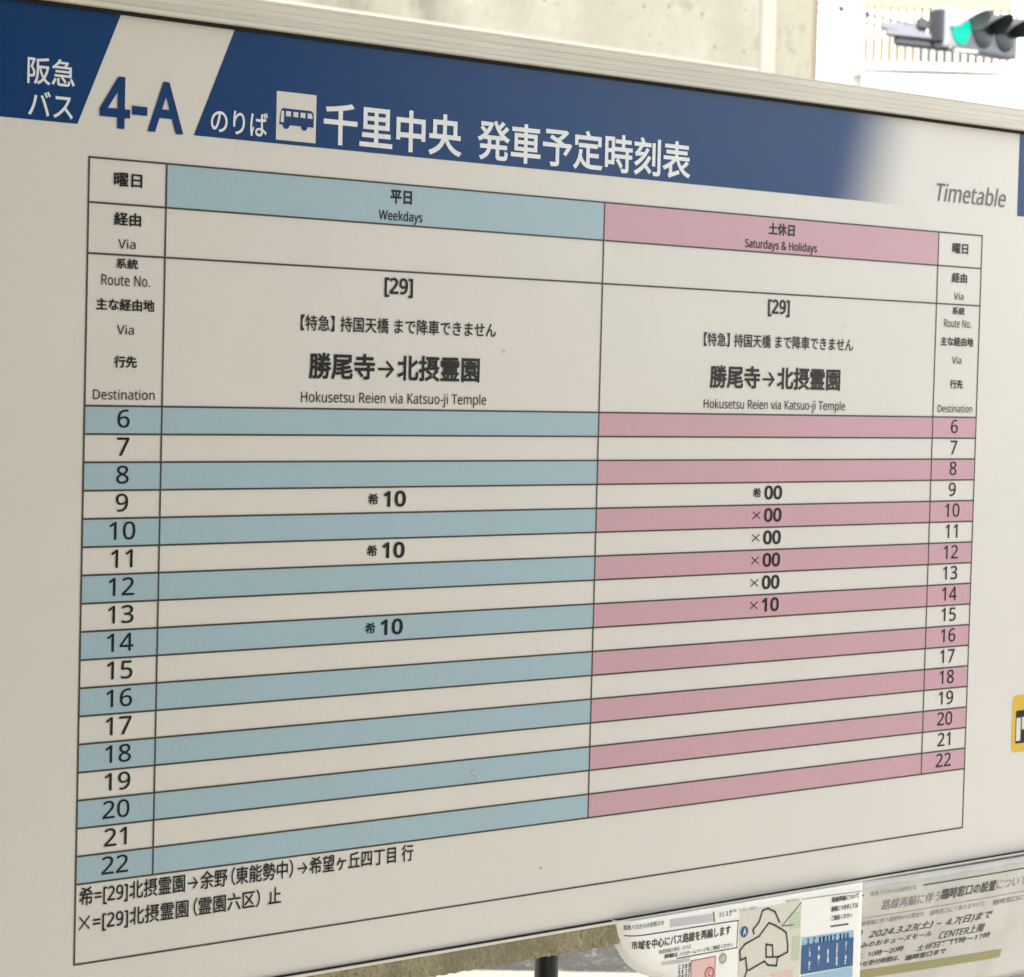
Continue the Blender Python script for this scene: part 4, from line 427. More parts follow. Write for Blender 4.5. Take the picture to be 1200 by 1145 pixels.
for dx, sc, x1 in ((0.0, 1.0, 0), (0.4342, 1.0, 0)):
    write('[29]', 0.2676 + dx, 0.2958 + dx, 0.0717, 0.0868, bold=0.024)
    write('【特急】 持国天橋 まで降車できません', 0.1878 + dx, 0.3830 + dx, 0.1030, 0.1148, bold=0.010)
    write('勝尾寺→北摂霊園', 0.1964 + dx, 0.3666 + dx, 0.1309, 0.1510, name='destination_name', bold=0.023, res=4)
    write('Hokusetsu Reien via Katsuo-ji Temple', 0.1897 + dx, 0.3743 + dx, 0.1600, 0.1708)
def times(h, mark, t, X0):
    yc = Y3 + (h - 6) * RH + (0.0092 if X0 < 0.5 else 0.0091)
    if mark == '希': write('希', X0, X0 + 0.0103, yc - 0.0043, yc + 0.0043, name='departure_mark', bold=0.02)
    else: write('ｘ', X0 + 0.0003, X0 + 0.0100, yc - 0.0036, yc + 0.0036, name='departure_mark')
    write(t, X0 + (0.0153 if t == '10' else 0.0150), X0 + 0.0378, yc - 0.0062, yc + 0.0062, name='departure_time', bold=0.030, res=5)
for h in (9, 11, 14): times(h, '希', '10', 0.2560)
times(9, '希', '00', 0.6894)
for h in (10, 11, 12, 13): times(h, 'x', '00', 0.6896)
times(14, 'x', '10', 0.6896)
write('希=[29]北摂霊園→余野（東能勢中）→希望ヶ丘四丁目 行', 0.0031, 0.3101, 0.5128, 0.5274, bold=0.010, name='footnote')
write('ｘ=[29]北摂霊園（霊園六区） 止', 0.0035, 0.1813, 0.5318, 0.5463, bold=0.010, name='footnote')

# yellow bus plate printed on the second sheet
def rrect(X0, X1, Y0, Y1_, r, n=5):
    out = []
    for cx, cy, a0 in ((X1 - r, Y0 + r, 0), (X0 + r, Y0 + r, 90), (X0 + r, Y1_ - r, 180), (X1 - r, Y1_ - r, 270)):
        for i in range(n + 1):
            a_ = RAD(a0 + 90 * i / n); out.append((cx + r * math.cos(a_), cy - r * math.sin(a_)))
    return out
yp = poly('yellow_bus_plate', rrect(1.0722, 1.1322, 0.4447, 0.5010, 0.006), L1, M['yellow'])
def yb(nm, pts, y, m): return poly(nm, pts, y, M[m], yp)
yb('bus_body', rrect(1.0782, 1.1262, 0.4600, 0.4925, 0.002), L1 - 0.0001, 'ink')
yb('bus_window', [(1.0792, 0.4672), (1.0862, 0.4672), (1.0862, 0.4900), (1.0792, 0.4900)], L1 - 0.0002, 'white')
for i in range(3):
    x_ = 1.0880 + i * 0.0125
    yb('bus_window', [(x_, 0.4668), (x_ + 0.0105, 0.4668), (x_ + 0.0105, 0.4790), (x_, 0.4790)], L1 - 0.0002, 'white')

def scuff(X, Y, w, h, m):
    pts = [(X + w * math.cos(t) * random.uniform(.6, 1), Y + h * math.sin(t) * random.uniform(.6, 1)) for t in [2 * math.pi * i / 11 for i in range(11)]]
    poly('scuff_mark', pts, -0.0008, m)
M['scuff'] = printed('grey_scuff', (0.56, 0.535, 0.45)); M['scuff_blue'] = printed('dark_scuff_on_blue', (0.20, 0.29, 0.33)); M['scuff_navy'] = printed('dark_scuff_on_navy', (0.001, 0.031, 0.125))
scuff(0.4470, 0.5470, 0.0016, 0.0010, M['scuff_blue']); scuff(0.3710, 0.4620, 0.0036, 0.0016, M['scuff']); scuff(0.3745, 0.4655, 0.0012, 0.0022, M['scuff'])
scuff(0.3920, 0.1250, 0.0022, 0.0011, M['scuff']); scuff(0.8020, 0.0920, 0.0016, 0.0010, M['scuff'])

# frame: extruded profiles (y, Y) closed loops
def extrude(name, prof, X0, X1, m, parent=board, jitter=None):
    bm = bmesh.new()
    if jitter:
        n = int((X1 - X0) / 0.003)
    else: n = 1
    rings = []
    for i in range(n + 1):
        X = X0 + (X1 - X0) * i / n
        ring = []
        for k, (y, Y) in enumerate(prof):
            dy = dY = 0
            if jitter and k in jitter: dY = random.uniform(-1, 1) * jitter[k]; dy = random.uniform(-1, 1) * jitter[k] * 0.5
            ring.append(bm.verts.new(P(X, Y + dY, y + dy)))
        rings.append(ring)
    K = len(prof)
    for i in range(n):
        for k in range(K): bm.faces.new((rings[i][k], rings[i][(k + 1) % K], rings[i + 1][(k + 1) % K], rings[i + 1][k]))
    bm.faces.new(rings[0][::-1]); bm.faces.new(rings[-1])
    bmesh.ops.recalc_face_normals(bm, faces=bm.faces)
    return from_bm(name, bm, m, parent)
F = -0.0075
prof_top = [(F + 0.0010, -0.1240), (F, -0.1232), (F, -0.1226), (F + 0.0004, -0.1223), (F + 0.0004, -0.1217), (F, -0.1214), (F, -0.1168), (F + 0.0003, -0.1166), (F + 0.0003, -0.1162), (F, -0.1160), (F, -0.1121), (F + 0.0003, -0.1119), (F + 0.0003, -0.1115), (F, -0.1113),
            (F, -0.1074), (F - 0.0012, -0.1066), (F - 0.0014, -0.1042), (F - 0.0006, -0.1036), (0.000, -0.1036), (0.000, -0.1142), (0.028, -0.1142), (0.028, -0.1240)]
fr = extrude('top_rail', prof_top, XL - 0.02, XR + 0.02, M['rail'])
bx('gasket_and_shadow', XL, XR, -0.1036, -0.1008, -0.0016, -0.00002, M['gasket_and_shadow'])  # widened black strip: gasket plus painted shadow under the top rail
prof_bot = [(0.000, 0.6010), (-0.0042, 0.6010), (-0.0046, 0.6016), (-0.0046, 0.6026), (-0.0040, 0.6031), (0.0, 0.6031)]
extrude('rail_lip', prof_bot, XL - 0.02, XR + 0.02, M['lip'])
bx('gasket_and_shadow', XL, XR, 0.5998, 0.6010, -0.0022, -0.00002, M['gasket_and_shadow'])
prof_moss = [(-0.0001, 0.6031), (-0.0036, 0.6033), (-0.0038, 0.6080), (-0.0036, 0.6130), (-0.0038, 0.6175), (-0.0034, 0.6207), (0.030, 0.6207), (0.030, 0.6120), (0.0121, 0.6125), (0.0121, 0.6031)]
extrude('bottom_rail', prof_moss, XL - 0.02, XR + 0.02, M['mossy'], jitter={1: 0.0003, 2: 0.0004, 3: 0.0005, 4: 0.0005, 5: 0.0006})
bx('side_rail', XL - 0.022, XL, -0.124, 0.6207, F, 0.028, M['rail'], bevel=0.001)
bx('side_rail', XR, XR + 0.022, -0.124, 0.6207, F, 0.028, M['rail'], bevel=0.001)
bx('back_sheet', XL, XR, -0.113, 0.611, 0.0125, 0.016, M['rail'])
for X in (0.4447, 1.68):
    tube('post', P(X + 0.0233, TOP, 0.012), P(X + 0.0233, 0.6209, 0.012), 0.0099, M['black'], board, None, 24)
    bx('foot_plate', X - 0.04, X + 0.086, TOP - 0.008, TOP - 0.0005, -0.05, 0.076, M['black'], bevel=0.002)

# ------------------------------------------------------------------ notices taped below the board
CR = 0.026
def curl_d(X, Y):
    """distance past the line where the lower left corner starts to roll back, and its direction"""
    v = Vector((X - 0.600, Y - 0.585)); d1 = v.length - 0.0705 if (X < 0.600 and Y > 0.585) else (0.600 - 0.0705 - X if Y <= 0.585 else -1)
    n1_ = v.normalized() if Y > 0.585 else Vector((-1, 0))
    n2_ = Vector((-0.8, 0.6)); d2 = Vector((X - 0.588, Y - 0.6538)).dot(n2_)
    return (d1, n1_) if (d1 < d2 and X < 0.600) else (d2, n2_)
def curl1(X, Y, y):
    d, n = curl_d(X, Y); d += CR * 0.9
    yy = y - 0.0100
    if d > 0:
        a_ = d / CR
        base = Vector((X, Y)) - n * d
        X, Y = base + n * (CR * math.sin(min(a_, 1.62))); yy = yy + CR * 0.42 * (1 - math.cos(a_))
    return Vector((X, yy, TOP - Y))
def bend2(X, Y, y):
    t = (X - 0.842) / 0.30
    yy = y - 0.0050 - 0.006 * math.sin(max(0, t) * 2.2) + max(0, Y - 0.618) * 0.25
    return Vector((X, yy, TOP - Y))
def notice(name, label, loc, place, outline, m, nx, ny, keep=None):
    t = thing(name, label, 'notice', loc, group='notices taped under the timetable board')
    X0, X1, Y0, Y1_ = outline
    bm = bmesh.new(); L = Vector(loc)
    g = {}
    for i in range(nx + 1):
        for j in range(ny + 1):
            X = X0 + (X1 - X0) * i / nx; Y = Y0 + (Y1_ - Y0) * j / ny
            g[i, j] = (bm.verts.new(place(X, Y, 0.0) - L), X, Y)
    for i in range(nx):
        for j in range(ny):
            X = g[i, j][1]; Y = g[i, j][2]
            if keep and not keep(X, Y): continue
            bm.faces.new((g[i, j][0], g[i, j + 1][0], g[i + 1, j + 1][0], g[i + 1, j][0]))
    bmesh.ops.delete(bm, geom=[v for v in bm.verts if not v.link_faces], context='VERTS')
    o = from_bm('sheet', bm, m, t, smooth=True)
    md = o.modifiers.new('thickness', 'SOLIDIFY'); md.thickness = 0.0002; md.offset = 0
    t['_'] = 0; del t['_']
    return t, lambda X, Y, y: place(X, Y, y) - L
def keep1(X, Y):
    return curl_d(X, Y)[0] < CR * 0.85
n1, p1 = notice('route_map_notice', 'white notice with a black route map and navy box, its lower left corner curling back', (0.68, 0, 1.10), curl1,
                (0.5100, 0.8430, 0.6012, 0.7400), M['paper'], 90, 44, keep1)
n2, p2 = notice('ticket_window_notice', 'plain grey notice of printed lines with a date in italics, right of the map notice', (1.0, 0, 1.10), bend2,
                (0.8370, 1.3000, 0.6026, 0.7300), M['paper2'], 56, 20)
def q4(name, par, place, X0, X1, Y0, Y1_, y, m, sk=0.0):
    """small printed rectangle that follows the sheet"""
    bm = bmesh.new(); nx = max(1, int((X1 - X0) / 0.006)); ny = max(1, int((Y1_ - Y0) / 0.006))
    vv = [[bm.verts.new(place(X0 + (X1 - X0) * i / nx, Y0 + (Y1_ - Y0) * j / ny + sk * (X1 - X0) * i / nx, y)) for j in range(ny + 1)] for i in range(nx + 1)]
    for i in range(nx):
        for j in range(ny): bm.faces.new((vv[i][j], vv[i][j + 1], vv[i + 1][j + 1], vv[i + 1][j]))
    return from_bm(name, bm, m, par)
def stroke(name, par, place, pts, w, y, m):
    bm = bmesh.new()
    for (a0, b0), (a1, b1) in zip(pts, pts[1:]):
        n = max(1, int(math.hypot(a1 - a0, b1 - b0) / 0.006)); dx, dy = a1 - a0, b1 - b0; L = math.hypot(dx, dy) or 1
        ux, uy = -dy / L * w / 2, dx / L * w / 2; ex, ey = dx / L * w * 0.3, dy / L * w * 0.3
        row = []
        for i in range(n + 1):
            t = i / n; e = -1 if i == 0 else (1 if i == n else 0)
            X = a0 + dx * t + ex * e; Y = b0 + dy * t + ey * e
            row.append((bm.verts.new(place(X + ux, Y + uy, y)), bm.verts.new(place(X - ux, Y - uy, y))))
        for i in range(n): bm.faces.new((row[i][0], row[i][1], row[i + 1][1], row[i + 1][0]))
    return from_bm(name, bm, m, par)
def tiny(name, par, place, X0, X1, Yc, h, m, y=-0.0004, sk=0.0, dens=1.0, vert=False):
    """a line of print too small to read: uneven little strokes"""
    bm = bmesh.new(); X = X0
    while X < X1:
        w = h * random.uniform(0.55, 0.95); 
        if random.random() < 0.08: X += h * 0.6; continue
        k = random.randint(2, 3)
        for s in range(k):
            yy = Yc + sk * (X - X0) + h * (-0.4 + 0.8 * s / (k - 1)); t_ = h * 0.10 * dens
            a0, a1 = X + random.uniform(0, .15) * w, X + w * random.uniform(.7, 1)
            bm.faces.new([bm.verts.new(place(*c_, y)) for c_ in ((a0, yy - t_), (a0, yy + t_), (a1, yy + t_), (a1, yy - t_))])
        for s in range(random.randint(1, 2)):
            xx = X + w * random.uniform(.2, .8); t_ = h * 0.09 * dens
            bm.faces.new([bm.verts.new(place(*c_, y - 0.00003)) for c_ in ((xx - t_, Yc + sk * (X - X0) - h * .5), (xx - t_, Yc + sk * (X - X0) + h * .5), (xx + t_, Yc + sk * (X - X0) + h * .5), (xx + t_, Yc + sk * (X - X0) - h * .5))])
        X += h * 1.05
    return from_bm(name, bm, m, par)
I1, I2, I3, I4 = -0.0003, -0.0005, -0.0007, -0.0009
write('阪急バスからのお知らせ', 0.536, 0.583, 0.6046, 0.6092, 'p_ink', parent=n1, y=I3, place=p1, bold=0.012, shear=0, res=2)
q4('grey_banner', n1, p1, 0.5905, 0.6440, 0.6052, 0.6122, I1, M['p_lilac'], 0.025)
stroke('border_line', n1, p1, [(0.6445, 0.6055), (0.6458, 0.6140)], 0.0011, I2, M['p_ink'])
tiny('small_print', n1, p1, 0.649, 0.672, 0.6088, 0.0040, M['p_grey'], I2, 0, 0.7)
q4('title_box', n1, p1, 0.5440, 0.6755, 0.6150, 0.6402, I1, M['paper'], 0.012)
stroke('title_box_border', n1, p1, [(0.537, 0.6146), (0.6760, 0.6165), (0.6752, 0.6405), (0.600, 0.6402)], 0.0009, I2, M['p_ink'])
write('市域を中心にバス路線を再編します', 0.5460, 0.6665, 0.6192, 0.6278, 'p_ink', parent=n1, y=I3, place=p1, bold=0.022, res=2)
write('路線再編の時刻・のりば', 0.578, 0.617, 0.63, 0.6338, 'p_grey', parent=n1, y=I3, place=p1, bold=0.01, shear=0, res=2)
write('詳細は', 0.585, 0.601, 0.6346, 0.6388, 'p_ink', parent=n1, y=I3, place=p1, bold=0.03, shear=0, res=2)
write('バスホームページをご確認ください', 0.603, 0.67, 0.635, 0.6388, 'p_ink', parent=n1, y=I3, place=p1, bold=0.012, shear=0, res=2)
q4('map_ground', n1, p1, 0.6780, 0.7590, 0.6080, 0.7250, I1, M['p_map'], 0.01)
tiny('small_print', n1, p1, 0.665, 0.700, 0.6072, 0.0022, M['p_grey'], I2, 0.02, 0.8)
tiny('small_print', n1, p1, 0.738, 0.755, 0.6068, 0.0022, M['p_grey'], I2, 0.02, 0.8)
q4('park_area', n1, p1, 0.7440, 0.7575, 0.6180, 0.6330, I2, M['p_palegreen'])
q4('park_area', n1, p1, 0.7480, 0.7585, 0.6400, 0.6620, I2, M['p_palegreen'])
for pl_ in MAPLINES[:5]:
    stroke('route_line', n1, p1, pl_, 0.0017, I3, M['p_ink'])
for pl_ in MAPLINES[5:]:
    stroke('route_line', n1, p1, pl_, 0.0007, I3, M['p_ink'])
def disc(name, par, place, X, Y, r, y, m, r_in=0.0):
    bm = bmesh.new(); n = 20
    o_ = [bm.verts.new(place(X + r * math.cos(2 * math.pi * i / n), Y + r * math.sin(2 * math.pi * i / n), y)) for i in range(n)]
    if r_in:
        i_ = [bm.verts.new(place(X + r_in * math.cos(2 * math.pi * i / n), Y + r_in * math.sin(2 * math.pi * i / n), y)) for i in range(n)]
        for k in range(n): bm.faces.new((o_[k], o_[(k + 1) % n], i_[(k + 1) % n], i_[k]))
    else: bm.faces.new(o_)
    return from_bm(name, bm, m, par)
disc('map_badge', n1, p1, 0.6842, 0.6275, 0.0050, I3, M['p_navy'])
write('A', 0.6822, 0.6862, 0.6248, 0.6302, 'paper', parent=n1, y=I4, place=p1, bold=0.03, res=2)
disc('map_badge', n1, p1, 0.6578, 0.6478, 0.0046, I3, M['p_green'], 0.0034)
write('B', 0.6563, 0.6592, 0.6455, 0.6500, 'p_green', parent=n1, y=I3, place=p1, bold=0.0, res=2)
q4('pink_area', n1, p1, 0.6182, 0.6482, 0.6450, 0.7200, I1, M['p_pink'], 0.0)
stroke('border_line', n1, p1, [(0.6182, 0.7200), (0.6182, 0.6448), (0.6482, 0.6446), (0.6488, 0.7200)], 0.0008, I2, M['p_red'])
disc('map_badge', n1, p1, 0.6412, 0.6585, 0.0058, I3, M['p_red'], 0.0044)
write('C', 0.6394, 0.6432, 0.6556, 0.6614, 'p_red', parent=n1, y=I3, place=p1, bold=0.03, res=2)
q4('grey_banner', n1, p1, 0.5830, 0.6165, 0.6415, 0.6450, I1, M['p_lilac'], 0.0)
for k in range(5): tiny('small_print', n1, p1, 0.603, 0.6160, 0.6482 + k * 0.0046, 0.0036, M['p_ink'], I2, 0.0, 0.8)
q4('pink_area', n1, p1, 0.7215, 0.7500, 0.6700, 0.6800, I2, M['p_pink'], 0.0)
write('路線再編について', 0.8, 0.838, 0.6105, 0.6155, 'p_ink', parent=n1, y=I3, place=p1, bold=0.03, shear=0, res=2)
write('詳細につきましては', 0.8, 0.837, 0.619, 0.624, 'p_ink', parent=n1, y=I3, place=p1, bold=0.03, shear=0, res=2)
write('ご確認ください', 0.8, 0.829, 0.6275, 0.6322, 'p_ink', parent=n1, y=I3, place=p1, bold=0.02, shear=0, res=2)
stroke('border_line', n1, p1, [(0.8000, 0.6372), (0.8240, 0.6378)], 0.0014, I2, M['p_ink'])
stroke('border_line', n1, p1, [(0.7596, 0.6075), (0.8420, 0.6095)], 0.0006, I2, M['p_grey'])
q4('pale_blue_banner', n1, p1, 0.7612, 0.8322, 0.6424, 0.6505, I1, M['p_sky'], 0.03)
tiny('small_print', n1, p1, 0.768, 0.777, 0.6468, 0.0048, M['p_navy'], I2, 0.03, 1.6)
tiny('small_print', n1, p1, 0.784, 0.826, 0.6474, 0.0048, M['p_navy'], I2, 0.03, 1.8)
q4('navy_box', n1, p1, 0.7608, 0.8322, 0.6495, 0.6760, I2, M['p_navy'], 0.02)
for k in range(5):
    X = 0.7715 + k * 0.0125
    for j in range(5):
        yy = 0.6545 + j * 0.0042 + 0.02 * (X - 0.7608)
        if (k, j) in ((1, 4), (2, 0), (2, 4)): continue
        tiny('vertical_lettering', n1, p1, X - 0.0012, X + 0.0008, yy, 0.0034, M['paper'], I3, 0.0, 1.3)
q4('pale_blue_banner', n1, p1, 0.7612, 0.8322, 0.6775, 0.6900, I1, M['p_sky'], 0.01)
# the plain notice
write('阪急バスからのお知らせ', 0.86, 0.923, 0.6128, 0.6174, 'p_grey', parent=n2, y=I2, place=p2, bold=0.0, shear=0, res=2)
stroke('border_line', n2, p2, [(0.9330, 0.6144), (1.1300, 0.6144)], 0.0011, I2, M['p_ink'])
stroke('border_line', n2, p2, [(0.8440, 0.6150), (0.8500, 0.6155)], 0.0011, I2, M['p_ink'])
write('路線再編に伴う', 0.8790, 0.9610, 0.6228, 0.6336, 'p_grey', parent=n2, y=I2, place=p2, bold=0.004, res=2)
write('臨時窓口の設置', 0.9625, 1.0440, 0.6212, 0.6326, 'p_ink', parent=n2, y=I2, place=p2, bold=0.022, res=2)
write('について', 1.0455, 1.0930, 0.6222, 0.6320, 'p_grey', parent=n2, y=I2, place=p2, bold=0.0, res=2)
stroke('border_line', n2, p2, [(0.8440, 0.6385), (1.1300, 0.6390)], 0.0005, I2, M['p_grey'])
write('路線再編に伴う期間中のお問合せ、', 0.85, 0.945, 0.6412, 0.6464, 'p_grey', parent=n2, y=I2, place=p2, bold=0.0, shear=0, res=2)
write('臨時窓口にて承りますので、', 0.952, 1.036, 0.6418, 0.647, 'p_grey', parent=n2, y=I2, place=p2, bold=0.0, shear=0, res=2)
write('臨時窓口について', 1.047, 1.125, 0.6424, 0.6482, 'p_grey', parent=n2, y=I2, place=p2, bold=0.01, shear=0, res=2)
write('期間', 0.846, 0.86, 0.6502, 0.6558, 'p_ink', parent=n2, y=I2, place=p2, bold=0.02, shear=0, res=2)
write('2024.3.23(土)', 0.8700, 0.9600, 0.6520, 0.6605, 'p_ink', parent=n2, y=I2, place=p2, bold=0.016, shear=0.25, res=2)
stroke('dash', n2, p2, [(0.9660, 0.6570), (0.9720, 0.6570)], 0.0010, I2, M['p_ink'])
write('4.7(日)まで', 0.9790, 1.0500, 0.6532, 0.6618, 'p_ink', parent=n2, y=I2, place=p2, bold=0.016, shear=0.25, res=2)
write('みのおキューズモール', 0.862, 0.962, 0.6628, 0.6688, 'p_ink', parent=n2, y=I2, place=p2, bold=0.012, shear=0.15, res=2)
write('CENTER上階', 0.9740, 1.0430, 0.6655, 0.6740, 'p_ink', parent=n2, y=I2, place=p2, bold=0.012, shear=0.2, res=2)
stroke('border_line', n2, p2, [(0.9650, 0.6765), (1.0120, 0.6768)], 0.0008, I2, M['p_ink'])
write('平日：10時～20時', 0.846, 0.925, 0.6732, 0.679, 'p_ink', parent=n2, y=I2, place=p2, bold=0.01, shear=0.1, res=2)
write('土休日：11時～17時', 0.944, 1.055, 0.676, 0.682, 'p_ink', parent=n2, y=I2, place=p2, bold=0.01, shear=0.1, res=2)
write('お問合せ受付時間は、', 0.846, 0.922, 0.6822, 0.6878, 'p_ink', parent=n2, y=I2, place=p2, bold=0.015, shear=0.1, res=2)
write('臨時窓口まで', 0.931, 0.99, 0.6842, 0.6898, 'p_ink', parent=n2, y=I2, place=p2, bold=0.025, shear=0.1, res=2)
q4('olive_band', n2, p2, 0.8480, 1.0800, 0.6905, 0.6990, I2, mat('notice_olive_ink', (0.30, 0.27, 0.10), 0.5), 0.03)

# ------------------------------------------------------------------ concrete building behind the board
cw_ = thing('concrete_building', 'cream stained concrete wall standing across the road behind the board', 'building', (4.0, 5.2, -0.12))
OX, OY, OZ = 4.0, 5.2, -0.12
def cb(name, x0, x1, y0, y1, z0, z1, m, bevel=0): return box(name, x0 - OX, x1 - OX, y0 - OY, y1 - OY, z0 - OZ, z1 - OZ, m, cw_, bevel)
cb('wall', 0.6, 6.395, 5.05, 9.0, -0.12, 5.2, M['concrete'])
cb('wall_panel', 0.62, 6.085, 5.0, 5.049, 2.70, 5.2, M['plaster'])
cb('pilaster', 6.090, 6.158, 4.975, 5.049, -0.12, 5.2, M['plaster_pale'], 0.008)
cb('wall_panel', 6.163, 6.390, 5.008, 5.049, -0.12, 5.2, M['concrete'], 0.006)
cb('lower_band', 0.62, 6.084, 4.996, 5.049, -0.12, 2.6992, M['plaster_pale'])
cb('parapet', 0.55, 6.42, 4.96, 9.05, 5.201, 5.45, M['plaster_pale'], 0.01)

# ------------------------------------------------------------------ traffic signal
FW = Vector((0.670, 0.741, 0)).normalized(); RT = Vector((0.7425, -0.6698, 0))
sg = thing('traffic_signal', 'traffic signal with its green lamp lit, hung from a brown mast by two thin arms', 'traffic light', (16.40, 13.93, -0.12))
G0 = Vector((16.40, 13.93, -0.12))
def sgp(r, z, d=0.0): return RT * r + FW * d + Vector((0, 0, z + 0.12))      # r metres to the right of the mast, z above the ground
tube('mast', (0, 0, 0), (0, 0, 6.4), 0.078, M['mast'], sg, 0.066, 20)
tube('arm', sgp(0.0, 4.905), sgp(0.96, 4.72), 0.013, M['sig_arm'], sg, None, 10)
tube('arm', sgp(0.0, 4.835), sgp(0.66, 4.70), 0.011, M['sig_arm'], sg, None, 10)
for t in (0.28, 0.52):
    a_ = sgp(0.96 * t, 4.905 - 0.185 * t); tube('arm_clamp', a_ - Vector((0, 0, 0.03)), a_ + Vector((0, 0, 0.02)), 0.02, M['sig_dark'], sg, None, 8)
def bar(name, r0, z0, r1, z1, th, dp, m, d=0.0):
    a_ = sgp(r0, z0, d); b_ = sgp(r1, z1, d); bm = bmesh.new()
    up = Vector((0, 0, th / 2)); f_ = FW * (dp / 2)
    v = [bm.verts.new(p_ + s1 * up + s2 * f_) for p_ in (a_, b_) for s1, s2 in ((-1, -1), (1, -1), (1, 1), (-1, 1))]
    for f in ((0, 1, 2, 3), (7, 6, 5, 4), (0, 4, 5, 1), (1, 5, 6, 2), (2, 6, 7, 3), (3, 7, 4, 0)): bm.faces.new([v[i] for i in f])
    bmesh.ops.recalc_face_normals(bm, faces=bm.faces)
    bmesh.ops.bevel(bm, geom=list(bm.edges), offset=min(th, dp) * 0.18, segments=2, affect='EDGES')
    return from_bm(name, bm, m, sg)
bar('bracket', 0.62, 4.715, 1.02, 4.665, 0.075, 0.08, M['sig_arm'])
bar('bracket_shelf', 0.66, 4.650, 1.15, 4.610, 0.050, 0.12, M['sig_arm'], -0.02)
bar('lower_tube', 0.74, 4.590, 1.20, 4.550, 0.090, 0.09, M['sig_dark'])
bar('lower_arm', 1.10, 4.525, 1.48, 4.500, 0.035, 0.05, M['sig_light'])
bar('clamp', 0.93, 4.735, 1.03, 4.725, 0.10, 0.09, M['sig_dark'], -0.03)
bar('clamp', 1.06, 4.750, 1.12, 4.745, 0.05, 0.06, M['sig_light'], -0.04)
bar('clamp', 1.06, 4.660, 1.14, 4.655, 0.05, 0.06, M['sig_light'], -0.04)
bar('clamp', 1.17, 4.545, 1.24, 4.540, 0.06, 0.06, M['sig_light'], -0.06)
# housing turned to the right: local x along the housing, y out of its front
yaw = RAD(44)
hx = (RT * math.cos(yaw) + FW * math.sin(yaw)); hn = (RT * math.sin(yaw) - FW * math.cos(yaw))
H0 = sgp(1.325, 4.700)                                  # centre of the green lens
def hp(x, y, z): return H0 + hx * x + hn * y + Vector((0, 0, z))
def hbox(name, x0, x1, y0, y1, z0, z1, m, bev=0.02, par=sg):
    bm = bmesh.new(); box_bm(bm, x0, x1, y0, y1, z0, z1, bev)
    for v in bm.verts: v.co = hp(*v.co)
    return from_bm(name, bm, m, par)
SP = 0.33
hbox('housing', -0.20, 2 * SP + 0.20, -0.16, 0.0, -0.185, 0.185, M['sig_body'], 0.035)
hbox('end_cap', -0.25, -0.205, -0.14, -0.02, -0.13, 0.15, M['sig_dark'], 0.012)
for k in range(3):
    cx = k * SP
    bm = bmesh.new(); n = 24
    c_ = bm.verts.new(hp(cx, 0.035, 0)); rg = [bm.verts.new(hp(cx + 0.135 * math.cos(2 * math.pi * i / n), 0.012, 0.135 * math.sin(2 * math.pi * i / n))) for i in range(n)]
    for i in range(n): bm.faces.new((c_, rg[i], rg[(i + 1) % n]))
    from_bm('lens', bm, M['lens_green'] if k == 0 else M['lens_dark'], sg, smooth=True)
    bm = bmesh.new(); rows = []
    for side in (1, 0):
        R_ = 0.158 if side else 0.150
        row = []
        for i in range(25):
            t = RAD(2 + 176 * i / 24)
            dep = 0.30 * (0.35 + 0.65 * math.sin(t))
            row.append((bm.verts.new(hp(cx + R_ * math.cos(t), 0.0, R_ * math.sin(t))), bm.verts.new(hp(cx + R_ * math.cos(t) * 0.97, dep, R_ * math.sin(t) - 0.04 * dep))))
        rows.append(row)
    for row in rows:
        for i in range(24): bm.faces.new((row[i][0], row[i][1], row[i + 1][1], row[i + 1][0]))
    for i in range(24): bm.faces.new((rows[0][i][1], rows[1][i][1], rows[1][i + 1][1], rows[0][i + 1][1]))
    bmesh.ops.recalc_face_normals(bm, faces=bm.faces)
    from_bm('visor', bm, M['sig_light'] if k == 0 else M['sig_visor'], sg, smooth=True)

# ------------------------------------------------------------------ apartment building with balconies
AB = Vector((29.35, 32.09, -0.12))                     # local x runs along its front, local -y faces the street
ap = thing('apartment_building', 'white apartment building with barred balconies far behind the signal', 'building', AB, math.atan2(-0.6698, 0.7425))
def ab(name, x0, x1, y0, y1, z0, z1, m, bevel=0): return box(name, x0, x1, y0, y1, z0 + 0.12, z1 + 0.12, m, ap, bevel)
# local x = 0 at the left end of the seen stretch; balcony spans 5.90 .. 8.54
ab('wall', -3.0, 14.0, 1.2, 9.0, -0.12, 12.0, M['facade'])
ab('roof', -3.2, 14.2, 1.0, 9.2, 12.001, 12.3, M['facade'])
X0b, X1b = 5.90, 8.56
ab('balcony_fascia', X0b + 0.02, X1b - 0.10, -0.02, 0.06, 8.05, 8.75, M['soffit'])
ab('balcony_slab', X0b, X1b + 0.05, -0.04, 1.199, 6.99, 7.11, M['white_bar'])
ab('balcony_slab', X0b, X1b + 0.05, -0.04, 1.199, 5.60, 5.72, M['white_bar'])
ab('window', X0b + 0.6, X1b - 0.5, 1.16, 1.199, 7.15, 8.03, M['glass'])
bmesh_b = bmesh.new(); box_bm(bmesh_b, -0.024, 0.024, -0.016, 0.016, 0, 0.93)
mb = bpy.data.meshes.new('baluster'); bmesh_b.to_mesh(mb); bmesh_b.free(); mb.materials.append(M['baluster'])
mt = mb.copy(); mt.materials.clear(); mt.materials.append(M['baluster_tan'])
for i in range(20):
    link_mesh('baluster', mt if i < 7 or i > 16 else mb, None, ap, (X0b + 0.06 + i * 0.136, 0.02, 7.105 + 0.12))
ab('handrail', X0b + 0.02, X1b, 0.0, 0.04, 8.036, 8.049, M['baluster'])
ab('lower_handrail', X0b, X1b, 0.0, 0.05, 6.86, 6.91, M['white_bar'])
mw = mb.copy(); mw.materials.clear(); mw.materials.append(M['white_bar'])
